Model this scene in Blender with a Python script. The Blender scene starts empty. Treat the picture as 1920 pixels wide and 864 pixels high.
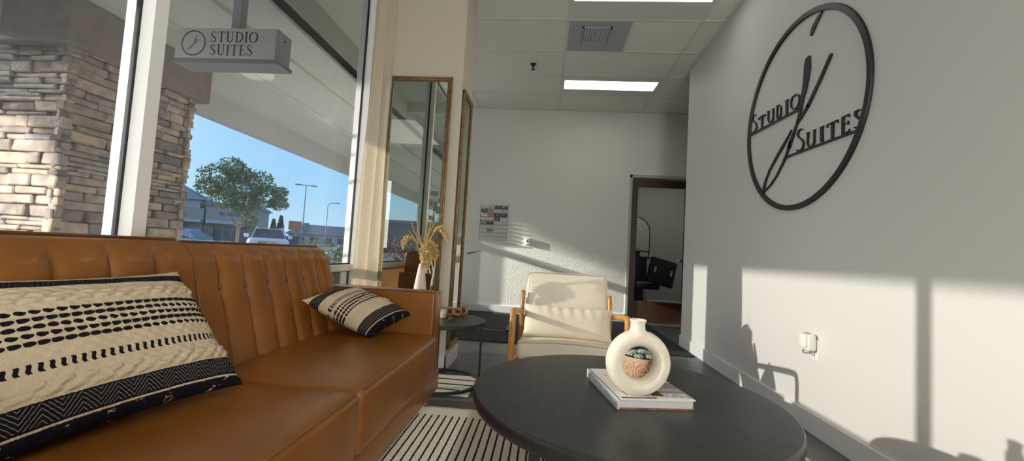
import bpy, math, random
from mathutils import Vector, Matrix
from math import sin, cos, pi, sqrt, radians
random.seed(7)
COL = bpy.context.scene.collection
XR, YB, CZ, XL = 1.534, 6.16, 3.108, -1.47     # right wall, back wall, ceiling, glass line of the left wall

# ------------------------------------------------------------------ materials
def new_mat(name):
    m = bpy.data.materials.new(name); m.use_nodes = True
    nt = m.node_tree; nt.nodes.clear()
    out = nt.nodes.new('ShaderNodeOutputMaterial')
    return m, nt, out
def pbr(name, col, rough=.5, metal=0., spec=.5, bump=0., bscale=40., var=0., vscale=6., detail=4., coat=0., stretch=None, trans=0., emit=None, estr=0.):
    m, nt, out = new_mat(name)
    b = nt.nodes.new('ShaderNodeBsdfPrincipled'); nt.links.new(b.outputs[0], out.inputs[0])
    b.inputs['Base Color'].default_value = (*col, 1); b.inputs['Roughness'].default_value = rough
    b.inputs['Metallic'].default_value = metal; b.inputs['Specular IOR Level'].default_value = spec
    b.inputs['Coat Weight'].default_value = coat
    if emit: b.inputs['Emission Color'].default_value = (*emit, 1); b.inputs['Emission Strength'].default_value = estr
    tc = nt.nodes.new('ShaderNodeTexCoord'); src = tc.outputs['Object']
    if stretch:
        mp = nt.nodes.new('ShaderNodeMapping'); mp.inputs['Scale'].default_value = stretch
        nt.links.new(src, mp.inputs['Vector']); src = mp.outputs[0]
    if var > 0:
        n = nt.nodes.new('ShaderNodeTexNoise'); n.inputs['Scale'].default_value = vscale; n.inputs['Detail'].default_value = detail
        nt.links.new(src, n.inputs['Vector'])
        r = nt.nodes.new('ShaderNodeValToRGB'); r.color_ramp.elements[0].position = .3; r.color_ramp.elements[1].position = .7
        r.color_ramp.elements[0].color = (*[c*(1-var) for c in col], 1); r.color_ramp.elements[1].color = (*[min(1, c*(1+var)) for c in col], 1)
        nt.links.new(n.outputs['Fac'], r.inputs[0]); nt.links.new(r.outputs[0], b.inputs['Base Color'])
    if bump > 0:
        n2 = nt.nodes.new('ShaderNodeTexNoise'); n2.inputs['Scale'].default_value = bscale; n2.inputs['Detail'].default_value = 5
        nt.links.new(src, n2.inputs['Vector'])
        bp = nt.nodes.new('ShaderNodeBump'); bp.inputs['Strength'].default_value = bump; bp.inputs['Distance'].default_value = .01
        nt.links.new(n2.outputs['Fac'], bp.inputs['Height']); nt.links.new(bp.outputs[0], b.inputs['Normal'])
    return m
class X:                                            # arithmetic on shader sockets
    def __init__(s, nt, v): s.nt, s.v = nt, v
    def op(s, o, *a):
        n = s.nt.nodes.new('ShaderNodeMath'); n.operation = o
        for i, q in enumerate((s,)+a):
            if isinstance(q, X): q = q.v
            if isinstance(q, (int, float)): n.inputs[i].default_value = q
            else: s.nt.links.new(q, n.inputs[i])
        return X(s.nt, n.outputs[0])
    def __add__(s, o): return s.op('ADD', o)
    def __sub__(s, o): return s.op('SUBTRACT', o)
    def __mul__(s, o): return s.op('MULTIPLY', o)
    def __truediv__(s, o): return s.op('DIVIDE', o)
    def lt(s, o): return s.op('LESS_THAN', o)
    def gt(s, o): return s.op('GREATER_THAN', o)
    def frac(s): return s.op('FRACT')
    def abs(s): return s.op('ABSOLUTE')
    def mx(s, o): return s.op('MAXIMUM', o)
    def mn(s, o): return s.op('MINIMUM', o)
    def between(s, a, b): return s.gt(a)*s.lt(b)
def mix_by(nt, fac, c0, c1):
    n = nt.nodes.new('ShaderNodeMix'); n.data_type = 'RGBA'
    nt.links.new(fac.v, n.inputs[0])
    for i, c in ((6, c0), (7, c1)):
        if isinstance(c, tuple): n.inputs[i].default_value = (*c, 1)
        else: nt.links.new(c, n.inputs[i])
    return n.outputs[2]
def sepxyz(nt, sock):
    s = nt.nodes.new('ShaderNodeSeparateXYZ'); nt.links.new(sock, s.inputs[0])
    return [X(nt, s.outputs[i]) for i in range(3)]

M = {}
M['wall'] = pbr('wall_paint', (.635, .615, .585), .55, bump=.02, bscale=120)
M['wall_warm'] = pbr('column_paint', (.60, .55, .44), .6, bump=.02, bscale=120)
M['wall_tex'] = pbr('knockdown_wall', (.745, .735, .675), .65, bump=.42, bscale=62)
M['trim'] = pbr('white_trim', (.68, .68, .67), .4)
M['tile'] = pbr('ceiling_tile', (.82, .80, .73), .9, var=.03, vscale=60, bump=.1, bscale=200)
M['grid'] = pbr('ceiling_grid', (.72, .70, .645), .6)
M['alu'] = pbr('white_aluminium', (.84, .84, .82), .5, spec=.9)
M['gasket'] = pbr('black_rubber', (.008, .008, .010), .5)
M['leather'] = pbr('tan_leather', (.245, .089, .0145), .33, spec=.43, bump=.05, bscale=60, var=.14, vscale=5, coat=.06)
M['leather_pipe'] = pbr('leather_piping', (.13, .046, .012), .4, spec=.5)
M['leg_wood'] = pbr('reddish_wood', (.30, .085, .03), .35, var=.2, vscale=20, stretch=(8, 8, 1))
M['black_wood'] = pbr('black_oak', (.022, .0225, .023), .34, spec=.45, bump=.13, bscale=14, var=.25, vscale=9, stretch=(14, 1.2, 1))
M['black_metal'] = pbr('black_metal', (.012, .012, .013), .4, spec=.5)
M['logo'] = pbr('logo_black_metal', (.010, .010, .011), .45)
M['cream'] = pbr('cream_canvas', (.80, .735, .595), .85, bump=.12, bscale=220, var=.03)
M['cream_pipe'] = pbr('cream_piping', (.60, .54, .43), .85)
M['oak'] = pbr('golden_wood', (.52, .24, .055), .35, var=.22, vscale=14, stretch=(6, 6, 1.0))
M['ceramic'] = pbr('speckled_ceramic', (.76, .69, .56), .7, bump=.15, bscale=90, var=.05, vscale=30)
M['vase_white'] = pbr('cream_vase', (.74, .66, .55), .55)
M['terracotta'] = pbr('pale_terracotta', (.56, .36, .24), .8, bump=.55, bscale=55, var=.1, vscale=40)
M['succulent'] = pbr('grey_green_succulent', (.36, .45, .38), .5, var=.2, vscale=50)
M['soil'] = pbr('dark_soil', (.06, .035, .02), .9, bump=.4, bscale=90)
M['pampas'] = pbr('dried_grass', (.60, .41, .16), .8, var=.2, vscale=60)
M['stem'] = pbr('dried_stem', (.55, .36, .14), .7, var=.15, vscale=30)
M['gold'] = pbr('bronze_gold_frame', (.30, .185, .085), .42, metal=.35, var=.3, vscale=40, bump=.3, bscale=120)
M['decor_wood'] = pbr('carved_wood', (.36, .18, .07), .5, var=.25, vscale=30)
M['brown_door'] = pbr('walnut_door', (.065, .024, .010), .4, var=.25, vscale=8, stretch=(6, 6, .7))
M['door_frame'] = pbr('door_frame_grey', (.42, .42, .40), .5)
M['chrome'] = pbr('chrome', (.75, .75, .75), .12, metal=1.)
M['navy_vinyl'] = pbr('dark_vinyl', (.010, .011, .018), .35, spec=.5)
M['mat_rib'] = pbr('ribbed_mat', (.022, .023, .025), .9, bump=.6, bscale=60, var=.2, vscale=80)
M['mat_black'] = pbr('black_mat', (.009, .010, .014), .85, bump=.3, bscale=120)
M['mat_edge'] = pbr('mat_edge', (.16, .155, .145), .6)
M['plastic'] = pbr('white_plastic', (.78, .76, .71), .35)
M['grey_plastic'] = pbr('grey_plastic', (.16, .16, .16), .4)
M['paper'] = pbr('book_pages', (.62, .61, .59), .8, stretch=(1, 1, 60), var=.12, vscale=10)
M['book_spine'] = pbr('book_spine', (.60, .61, .62), .45)
M['book_back'] = pbr('book_back_cover', (.32, .13, .08), .45, var=.7, vscale=25)
M['book_dark'] = pbr('print_dark', (.05, .05, .05), .45)
M['book_mid'] = pbr('print_grey', (.30, .29, .28), .45)
M['book_light'] = pbr('print_light', (.66, .65, .63), .45, var=.5, vscale=120)
M['sign_face'] = pbr('sign_face', (.62, .61, .58), .45)
M['sign_box'] = pbr('sign_box', (.40, .41, .40), .45)
M['sign_ink'] = pbr('sign_ink', (.02, .02, .02), .5)
M['soffit'] = pbr('soffit_grey', (.56, .57, .51), .8)
M['soffit_dark'] = pbr('soffit_dark', (.50, .51, .455), .85)
M['fascia'] = pbr('fascia_grey', (.46, .455, .45), .75)
M['stucco'] = pbr('dark_stucco', (.22, .18, .165), .9, bump=.4, bscale=60, var=.1)
M['asphalt'] = pbr('asphalt', (.155, .17, .20), .9, var=.15, vscale=2)
M['walk'] = pbr('concrete_walk', (.60, .59, .57), .85, var=.08)
M['leaf'] = pbr('tree_leaf', (.13, .215, .075), .6, var=.45, vscale=1.2)
M['leaf2'] = pbr('bush_leaf', (.24, .27, .07), .6, var=.4, vscale=3)
M['conifer'] = pbr('conifer_leaf', (.05, .10, .055), .7, var=.3, vscale=2)
M['red_flower'] = pbr('oleander_flower', (.25, .075, .075), .6, var=.6, vscale=4)
M['bark'] = pbr('bark', (.33, .25, .19), .9, var=.2, vscale=8)
M['bld_tan'] = pbr('building_tan', (.42, .36, .30), .85, var=.04)
M['bld_pale'] = pbr('building_pale', (.55, .52, .47), .85)
M['bld_blue'] = pbr('building_blue_grey', (.08, .12, .17), .8)
M['bld_roof'] = pbr('building_roof', (.15, .17, .21), .8)
M['bld_glass'] = pbr('building_glass', (.05, .07, .09), .15, spec=.8)
M['bld_stone'] = pbr('building_stone', (.25, .22, .20), .9, var=.4, vscale=3)
M['blue_sign'] = pbr('blue_sign', (.03, .12, .45), .5)
M['orange'] = pbr('orange_sign', (.62, .22, .12), .6)
M['grey_paint'] = pbr('grey_paint', (.25, .26, .27), .6)
M['pole'] = pbr('pole_grey', (.28, .29, .31), .5)
M['car_white'] = pbr('car_white', (.78, .79, .80), .25, coat=.6)
M['car_blue'] = pbr('car_dark_blue', (.035, .05, .085), .25, coat=.6)
M['car_silver'] = pbr('car_silver_blue', (.25, .32, .42), .25, coat=.6)
M['car_glass'] = pbr('car_glass', (.03, .04, .05), .06, spec=.9)
M['tyre'] = pbr('tyre', (.015, .015, .015), .8)
M['dark_slot'] = pbr('dark_slot', (.02, .02, .02), .6)
M['lens_off'] = pbr('lamp_glass', (.85, .85, .85), .1)
M['fig_leaf'] = pbr('fig_leaf', (.05, .14, .035), .35, var=.3, vscale=8)
M['white_pot'] = pbr('white_pot', (.7, .69, .66), .5)
M['candle'] = pbr('ribbed_candle', (.72, .66, .56), .6)
M['brass'] = pbr('brass_dish', (.65, .45, .15), .25, metal=1.)
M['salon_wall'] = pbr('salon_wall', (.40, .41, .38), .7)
M['steel'] = pbr('vent_grey', (.40, .43, .455), .6)
M['troffer'] = pbr('troffer_white', (.70, .69, .65), .5)
M['lens'] = pbr('troffer_lens', (.9, .9, .88), .5, emit=(1, .985, .93), estr=4.0)

def glass_mat(name, tint=(1, 1, 1), haze=0., ior=1.38):
    m, nt, out = new_mat(name)
    t = nt.nodes.new('ShaderNodeBsdfTransparent'); t.inputs[0].default_value = (*tint, 1)
    g = nt.nodes.new('ShaderNodeBsdfGlossy'); g.inputs['Roughness'].default_value = 0.0
    lw = nt.nodes.new('ShaderNodeFresnel'); lw.inputs['IOR'].default_value = ior
    mx = nt.nodes.new('ShaderNodeMixShader'); nt.links.new(lw.outputs[0], mx.inputs[0])
    nt.links.new(t.outputs[0], mx.inputs[1]); nt.links.new(g.outputs[0], mx.inputs[2]); last = mx
    if haze:
        d = nt.nodes.new('ShaderNodeBsdfDiffuse'); d.inputs[0].default_value = (.8, .8, .8, 1)
        tr = nt.nodes.new('ShaderNodeBsdfTranslucent'); tr.inputs[0].default_value = (.8, .8, .8, 1)
        a = nt.nodes.new('ShaderNodeMixShader'); a.inputs[0].default_value = .6
        nt.links.new(d.outputs[0], a.inputs[1]); nt.links.new(tr.outputs[0], a.inputs[2])
        tc = nt.nodes.new('ShaderNodeTexCoord'); n = nt.nodes.new('ShaderNodeTexNoise'); n.inputs['Scale'].default_value = 3.; n.inputs['Detail'].default_value = 6
        nt.links.new(tc.outputs['Object'], n.inputs['Vector'])
        fac = X(nt, n.outputs['Fac'])*haze
        m2 = nt.nodes.new('ShaderNodeMixShader'); nt.links.new(fac.v, m2.inputs[0])
        nt.links.new(mx.outputs[0], m2.inputs[1]); nt.links.new(a.outputs[0], m2.inputs[2]); last = m2
    nt.links.new(last.outputs[0], out.inputs[0])
    return m
M['glass'] = glass_mat('window_glass', (.97, .985, .98), .065)
M['door_glass'] = glass_mat('door_glass', (.80, .84, .80))
M['acrylic'] = glass_mat('clear_acrylic', (1, 1, 1), .02, 1.16)
M['clear'] = glass_mat('clear_glass', (.95, .96, .95))
def mirror_mat():
    m, nt, out = new_mat('mirror_silver'); g = nt.nodes.new('ShaderNodeBsdfGlossy')
    g.inputs['Color'].default_value = (.58, .62, .56, 1); g.inputs['Roughness'].default_value = 0.
    nt.links.new(g.outputs[0], out.inputs[0]); return m
M['mirror'] = mirror_mat()
def curtain_mat():
    m, nt, out = new_mat('cream_curtain_cloth')
    d = nt.nodes.new('ShaderNodeBsdfDiffuse'); d.inputs[0].default_value = (.74, .68, .56, 1)
    t = nt.nodes.new('ShaderNodeBsdfTranslucent'); t.inputs[0].default_value = (.86, .73, .53, 1)
    mx = nt.nodes.new('ShaderNodeMixShader'); mx.inputs[0].default_value = .5
    nt.links.new(d.outputs[0], mx.inputs[1]); nt.links.new(t.outputs[0], mx.inputs[2]); nt.links.new(mx.outputs[0], out.inputs[0])
    return m
M['curtain'] = curtain_mat()
def stone_mat():
    m, nt, out = new_mat('ledge_stone')
    b = nt.nodes.new('ShaderNodeBsdfPrincipled'); nt.links.new(b.outputs[0], out.inputs[0]); b.inputs['Roughness'].default_value = .9
    g = nt.nodes.new('ShaderNodeNewGeometry'); r = nt.nodes.new('ShaderNodeValToRGB')
    cs = [(0, (.15, .135, .14)), (.25, (.30, .24, .195)), (.5, (.33, .285, .26)), (.75, (.46, .35, .26)), (1, (.22, .21, .225))]
    el = r.color_ramp.elements; el[0].color = (*cs[0][1], 1); el[1].color = (*cs[-1][1], 1)
    for p, c in cs[1:-1]: e = el.new(p); e.color = (*c, 1)
    nt.links.new(g.outputs['Random Per Island'], r.inputs[0])
    tc = nt.nodes.new('ShaderNodeTexCoord'); n = nt.nodes.new('ShaderNodeTexNoise'); n.inputs['Scale'].default_value = 9; n.inputs['Detail'].default_value = 8
    nt.links.new(tc.outputs['Object'], n.inputs['Vector'])
    mm = nt.nodes.new('ShaderNodeMix'); mm.data_type = 'RGBA'; mm.blend_type = 'MULTIPLY'; mm.inputs[0].default_value = 1
    s = X(nt, n.outputs['Fac'])*1.5+.25
    nt.links.new(r.outputs[0], mm.inputs[6]); nt.links.new(s.v, mm.inputs[7]); nt.links.new(mm.outputs[2], b.inputs['Base Color'])
    bp = nt.nodes.new('ShaderNodeBump'); bp.inputs['Strength'].default_value = .7; bp.inputs['Distance'].default_value = .02
    nt.links.new(n.outputs['Fac'], bp.inputs['Height']); nt.links.new(bp.outputs[0], b.inputs['Normal'])
    return m
M['stone'] = stone_mat()
M['mortar'] = pbr('dark_mortar', (.05, .045, .042), .95)
def floor_mat():
    m, nt, out = new_mat('grey_plank_floor')
    b = nt.nodes.new('ShaderNodeBsdfPrincipled'); nt.links.new(b.outputs[0], out.inputs[0])
    tc = nt.nodes.new('ShaderNodeTexCoord')
    mp = nt.nodes.new('ShaderNodeMapping'); mp.inputs['Scale'].default_value = (1, 1, 1); nt.links.new(tc.outputs['Object'], mp.inputs[0])
    br = nt.nodes.new('ShaderNodeTexBrick'); br.inputs['Scale'].default_value = 1.; br.inputs['Brick Width'].default_value = 1.2; br.inputs['Row Height'].default_value = .18
    br.inputs['Mortar Size'].default_value = .003; br.inputs['Color1'].default_value = (.083, .082, .080, 1); br.inputs['Color2'].default_value = (.105, .104, .101, 1); br.inputs['Mortar'].default_value = (.04, .04, .04, 1)
    nt.links.new(mp.outputs[0], br.inputs['Vector'])
    mp2 = nt.nodes.new('ShaderNodeMapping'); mp2.inputs['Scale'].default_value = (1.2, 14, 1); nt.links.new(tc.outputs['Object'], mp2.inputs[0])
    n = nt.nodes.new('ShaderNodeTexNoise'); n.inputs['Scale'].default_value = 2.5; n.inputs['Detail'].default_value = 7; nt.links.new(mp2.outputs[0], n.inputs['Vector'])
    mm = nt.nodes.new('ShaderNodeMix'); mm.data_type = 'RGBA'; mm.blend_type = 'MULTIPLY'; mm.inputs[0].default_value = 1
    s = X(nt, n.outputs['Fac'])*.8+.6
    nt.links.new(br.outputs['Color'], mm.inputs[6]); nt.links.new(s.v, mm.inputs[7]); nt.links.new(mm.outputs[2], b.inputs['Base Color'])
    r = X(nt, n.outputs['Fac'])*.25+.3; nt.links.new(r.v, b.inputs['Roughness'])
    bp = nt.nodes.new('ShaderNodeBump'); bp.inputs['Strength'].default_value = .25; bp.inputs['Distance'].default_value = .004
    nt.links.new(n.outputs['Fac'], bp.inputs['Height']); nt.links.new(bp.outputs[0], b.inputs['Normal'])
    return m
M['floor'] = floor_mat()
def rug_mat(name, axis, pitch, wid, base, lo=-99, hi=99):
    m, nt, out = new_mat(name)
    b = nt.nodes.new('ShaderNodeBsdfPrincipled'); nt.links.new(b.outputs[0], out.inputs[0]); b.inputs['Roughness'].default_value = .95; b.inputs['Specular IOR Level'].default_value = .1
    tc = nt.nodes.new('ShaderNodeTexCoord'); p = sepxyz(nt, tc.outputs['Object'])
    n = nt.nodes.new('ShaderNodeTexNoise'); n.inputs['Scale'].default_value = 60; n.inputs['Detail'].default_value = 2; nt.links.new(tc.outputs['Object'], n.inputs['Vector'])
    wob = (X(nt, n.outputs['Fac'])-.5)*.006
    a = ((p[axis]+wob)/pitch).frac()
    st = a.lt(wid/pitch)*p[1-axis].gt(lo)*p[1-axis].lt(hi)
    n2 = nt.nodes.new('ShaderNodeTexNoise'); n2.inputs['Scale'].default_value = 150; nt.links.new(tc.outputs['Object'], n2.inputs['Vector'])
    c = mix_by(nt, X(nt, n2.outputs['Fac']), tuple(v*.75 for v in base), tuple(min(1, v*1.15) for v in base))
    nt.links.new(mix_by(nt, st, c, (.014, .013, .012)), b.inputs['Base Color'])
    bp = nt.nodes.new('ShaderNodeBump'); bp.inputs['Strength'].default_value = .6; bp.inputs['Distance'].default_value = .008
    nt.links.new(n2.outputs['Fac'], bp.inputs['Height']); nt.links.new(bp.outputs[0], b.inputs['Normal'])
    return m
M['rug'] = rug_mat('striped_wool', 0, .037, .009, (.60, .55, .47), hi=2.215)
M['rug2'] = rug_mat('striped_mat_wool', 1, .105, .022, (.66, .61, .52))

# woven pillow: bands laid out in the cloth's own UV space (v across the stripes)
def pillow_bands(flip):
    if not flip: return dict(dots=(.70, .655, .61, .565, .52), ticks=(.365, .415), braids=(.80, .27), top=(.885, .95))
    return dict(dots=(.565, .52, .475, .43), ticks=(.615, .670), braids=(.725, .345), top=(.785, .90))
def pillow_mat(name, flip):
    B = pillow_bands(flip); m, nt, out = new_mat(name)
    b = nt.nodes.new('ShaderNodeBsdfPrincipled'); nt.links.new(b.outputs[0], out.inputs[0]); b.inputs['Roughness'].default_value = .95; b.inputs['Specular IOR Level'].default_value = .1
    uv = nt.nodes.new('ShaderNodeUVMap'); u, v, _ = sepxyz(nt, uv.outputs[0])
    n = nt.nodes.new('ShaderNodeTexNoise'); n.inputs['Scale'].default_value = 130; nt.links.new(uv.outputs[0], n.inputs['Vector'])
    nf = X(nt, n.outputs['Fac'])
    vj = v+(nf-.5)*.010
    mask = vj.between(*B['top'])
    for i, v0 in enumerate(B['dots']):
        a = ((u*26+.13*i).frac()-.5)/.455; c = (v-v0)/.0145
        mask = mask.mx((a*a+c*c).lt(1.))
    t = (u*33+(v*120).op('SINE')*.10).frac().between(.25, .72)*vj.between(*B['ticks'])
    mask = mask.mx(t)
    mask = mask.mx(vj.between(.085, .215))
    vo = nt.nodes.new('ShaderNodeTexVoronoi'); vo.feature = 'DISTANCE_TO_EDGE'; vo.inputs['Scale'].default_value = 1.
    cb = nt.nodes.new('ShaderNodeCombineXYZ'); nt.links.new((u*24).v, cb.inputs[0]); nt.links.new((v*40).v, cb.inputs[1]); nt.links.new(cb.outputs[0], vo.inputs['Vector'])
    nz = nt.nodes.new('ShaderNodeTexNoise'); nz.inputs['Scale'].default_value = 14; nt.links.new(uv.outputs[0], nz.inputs['Vector']); nb = X(nt, nz.outputs['Fac'])
    mask = mask.mx(vj.lt(.072)*(X(nt, vo.outputs['Distance']).gt(.05).mx(nb.lt(.60))))
    zig = ((u*9).frac()-.5).abs()*.42
    chev = (((v+zig*.5)*34).frac()).lt(.22)
    white = chev*(v.between(.095, .205).mx(v.between(B['top'][0]+.01, B['top'][1]-.01)*(1. if flip else .25)))
    cream = mix_by(nt, nf, (.52, .415, .285), (.76, .635, .455))
    c1 = mix_by(nt, mask, cream, (.013, .011, .016))
    c2 = mix_by(nt, white*.55, c1, (.40, .36, .30))
    nt.links.new(c2, b.inputs['Base Color'])
    bp = nt.nodes.new('ShaderNodeBump'); bp.inputs['Strength'].default_value = .5; bp.inputs['Distance'].default_value = .006
    wv = ((u*110).op('SINE')*(v*110*.8).op('SINE'))*.5+nf+mask*.6
    nt.links.new(wv.v, bp.inputs['Height']); nt.links.new(bp.outputs[0], b.inputs['Normal'])
    return m

# ------------------------------------------------------------------ mesh building
class MB:
    def __init__(s): s.v, s.f, s.uv = [], [], None
    def add(s, vs, fs):
        o = len(s.v); s.v += [tuple(p) for p in vs]; s.f += [tuple(i+o for i in q) for q in fs]; return s
    def box(s, lo, hi, mat=None):
        (a, b, c), (d, e, f) = lo, hi
        vs = [(a, b, c), (d, b, c), (d, e, c), (a, e, c), (a, b, f), (d, b, f), (d, e, f), (a, e, f)]
        if mat is not None: vs = [mat @ Vector(p) for p in vs]
        return s.add(vs, [(0, 3, 2, 1), (4, 5, 6, 7), (0, 1, 5, 4), (1, 2, 6, 5), (2, 3, 7, 6), (3, 0, 4, 7)])
    def rbox(s, lo, hi, r, n=3, fill=2, mat=None, fn=None):
        lo, hi = Vector(lo), Vector(hi); r = min(r, *[(hi[i]-lo[i])/2-1e-5 for i in range(3)])
        ax = []
        for i in range(3):
            c = [lo[i]+r*(1-cos(pi/2*k/n)) for k in range(n)]
            c += [lo[i]+r+(hi[i]-lo[i]-2*r)*k/fill for k in range(fill+1)]
            c += [hi[i]-r*(1-cos(pi/2*k/n)) for k in range(n-1, -1, -1)]
            ax.append(c)
        def rnd(p):
            q = Vector([min(max(p[i], lo[i]+r), hi[i]-r) for i in range(3)]); d = p-q
            # d components are 0..r on a cube; project to sphere
            if d.length > 1e-9: p = q+d.normalized()*r*min(1, max(abs(d.x), abs(d.y), abs(d.z))/r)
            if fn: p = Vector(fn(p))
            return mat @ p if mat is not None else p
        idx = {}; vs = []; fs = []
        N = len(ax[0])-1
        def vid(i, j, k):
            key = (i, j, k)
            if key not in idx: idx[key] = len(vs); vs.append(rnd(Vector((ax[0][i], ax[1][j], ax[2][k]))))
            return idx[key]
        for a in range(N):
            for b in range(N):
                fs.append((vid(a, b, 0), vid(a, b+1, 0), vid(a+1, b+1, 0), vid(a+1, b, 0)))
                fs.append((vid(a, b, N), vid(a+1, b, N), vid(a+1, b+1, N), vid(a, b+1, N)))
                fs.append((vid(a, 0, b), vid(a+1, 0, b), vid(a+1, 0, b+1), vid(a, 0, b+1)))
                fs.append((vid(a, N, b), vid(a, N, b+1), vid(a+1, N, b+1), vid(a+1, N, b)))
                fs.append((vid(0, a, b), vid(0, a, b+1), vid(0, a+1, b+1), vid(0, a+1, b)))
                fs.append((vid(N, a, b), vid(N, a+1, b), vid(N, a+1, b+1), vid(N, a, b+1)))
        return s.add(vs, fs)
    def tube(s, pts, r, n=8, caps=True, closed=False, flat=None):
        P = [Vector(p) for p in pts]; L = len(P)
        R = r if isinstance(r, (list, tuple)) else [r]*L
        vs = []; fs = []; up = None
        for i in range(L):
            t = (P[(i+1) % L]-P[i-1]) if closed else (P[min(i+1, L-1)]-P[max(i-1, 0)])
            t.normalize()
            if up is None:
                up = Vector((0, 0, 1)) if abs(t.z) < .9 else Vector((1, 0, 0))
            a = up-t*up.dot(t)
            if a.length < 1e-6: a = t.orthogonal()
            a.normalize(); b = t.cross(a); up = a
            for k in range(n):
                w = 2*pi*k/n; vs.append(P[i]+a*cos(w)*R[i]*(flat or 1)+b*sin(w)*R[i])
        for i in range(L if closed else L-1):
            j = (i+1) % L
            for k in range(n):
                k2 = (k+1) % n; fs.append((i*n+k, i*n+k2, j*n+k2, j*n+k))
        if caps and not closed:
            fs.append(tuple(range(n-1, -1, -1))); fs.append(tuple((L-1)*n+k for k in range(n)))
        return s.add(vs, fs)
    def lathe(s, prof, c=(0, 0, 0), n=24, mat=None, caps=True, mod=None):
        vs = []; fs = []
        for i, (r, z) in enumerate(prof):
            for k in range(n):
                w = 2*pi*k/n; rr = r*(mod(w, z) if mod else 1)
                p = Vector((c[0]+rr*cos(w), c[1]+rr*sin(w), c[2]+z)); vs.append(mat @ p if mat is not None else p)
        for i in range(len(prof)-1):
            for k in range(n):
                k2 = (k+1) % n; fs.append((i*n+k, i*n+k2, (i+1)*n+k2, (i+1)*n+k))
        if caps: fs.append(tuple(range(n-1, -1, -1))); fs.append(tuple((len(prof)-1)*n+k for k in range(n)))
        return s.add(vs, fs)
    def ell(s, c, rad, n=8, m=6, mat=None):
        vs = []; fs = []
        for i in range(m+1):
            ph = -pi/2+pi*i/m
            for k in range(n):
                w = 2*pi*k/n; p = Vector((rad[0]*cos(ph)*cos(w), rad[1]*cos(ph)*sin(w), rad[2]*sin(ph)))
                if mat is not None: p = mat @ p
                vs.append(Vector(c)+p)
        for i in range(m):
            for k in range(n): k2 = (k+1) % n; fs.append((i*n+k, i*n+k2, (i+1)*n+k2, (i+1)*n+k))
        return s.add(vs, fs)
    def grid(s, fn, nu, nv, closed_u=False):
        vs = [fn(i/nu, j/nv) for j in range(nv+1) for i in range(nu+1)]
        fs = [(j*(nu+1)+i, j*(nu+1)+i+1, (j+1)*(nu+1)+i+1, (j+1)*(nu+1)+i) for j in range(nv) for i in range(nu)]
        return s.add(vs, fs)
    def prism(s, poly, d):                              # planar polygon (3D points) extruded by vector d
        n = len(poly); d = Vector(d); vs = [Vector(p) for p in poly]+[Vector(p)+d for p in poly]
        fs = [tuple(range(n-1, -1, -1)), tuple(range(n, 2*n))]+[(i, (i+1) % n, n+(i+1) % n, n+i) for i in range(n)]
        return s.add(vs, fs)
    def ribbon(s, L, R, d):                             # left and right edge points, extruded
        d = Vector(d); n = len(L); vs = [Vector(p) for p in L]+[Vector(p) for p in R]
        vs += [p+d for p in vs]; fs = []; q = 2*n
        for i in range(n-1):
            fs += [(i, i+1, n+i+1, n+i), (q+i, q+n+i, q+n+i+1, q+i+1), (i, q+i, q+i+1, i+1), (n+i, n+i+1, q+n+i+1, q+n+i)]
        fs += [(0, n, q+n, q), (n-1, q+n-1, q+2*n-1, 2*n-1)]
        return s.add(vs, fs)
    def leaf(s, c, size, d=None):
        c = Vector(c); a = Vector((random.gauss(0, 1), random.gauss(0, 1), random.gauss(0, 1))).normalized() if d is None else Vector(d).normalized()
        b = a.orthogonal().normalized(); b = Matrix.Rotation(random.uniform(0, 6.28), 3, a) @ b
        return s.add([c-a*size, c+b*size*.45, c+a*size, c-b*size*.45], [(0, 1, 2, 3)])
def fixn(me):
    import bmesh
    bm = bmesh.new(); bm.from_mesh(me); bmesh.ops.recalc_face_normals(bm, faces=bm.faces); bm.to_mesh(me); bm.free()
def obj(name, mb, mat, parent=None, smooth=False, bevel=0., seg=2, recalc=True, angle=40):
    me = bpy.data.meshes.new(name); me.from_pydata([tuple(p) for p in mb.v], [], mb.f); me.update()
    if recalc: fixn(me)
    me.materials.append(M[mat] if isinstance(mat, str) else mat)
    o = bpy.data.objects.new(name, me); COL.objects.link(o)
    if smooth:
        me.polygons.foreach_set('use_smooth', [True]*len(me.polygons))
        if smooth == 'auto': me.set_sharp_from_angle(angle=radians(angle))
    if bevel:
        bv = o.modifiers.new('edge', 'BEVEL'); bv.width = bevel; bv.segments = seg; bv.limit_method = 'ANGLE'; bv.angle_limit = radians(40)
    if parent is not None:
        o.parent = parent; o.matrix_parent_inverse = (Matrix.Translation(parent.location) @ Matrix.Rotation(parent.rotation_euler.z, 4, 'Z')).inverted() if parent.type == 'EMPTY' else Matrix()
    return o
def tag(o, label, cat, group=None):
    o['label'] = label; o['category'] = cat
    if group: o['group'] = group
    return o
def thing(name, label, cat, loc=(0, 0, 0), group=None):
    o = bpy.data.objects.new(name, None); COL.objects.link(o); o.location = loc; o.empty_display_size = .1
    return tag(o, label, cat, group)
def struct(name, mb, mat, parent=None, **k):
    o = obj(name, mb, mat, parent, **k)
    if parent is None: o['kind'] = 'structure'
    return o
def stuff(o): o['kind'] = 'stuff'; return o
def box(lo, hi): return MB().box(lo, hi)
def rot(axis, deg): return Matrix.Rotation(radians(deg), 4, axis)
def T(x, y, z): return Matrix.Translation((x, y, z))
def bez(p, n=10):
    P = [Vector(q) for q in p]; out = []
    for i in range(n+1):
        Q = P[:]; t = i/n
        while len(Q) > 1: Q = [Q[k].lerp(Q[k+1], t) for k in range(len(Q)-1)]
        out.append(Q[0])
    return out
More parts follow.
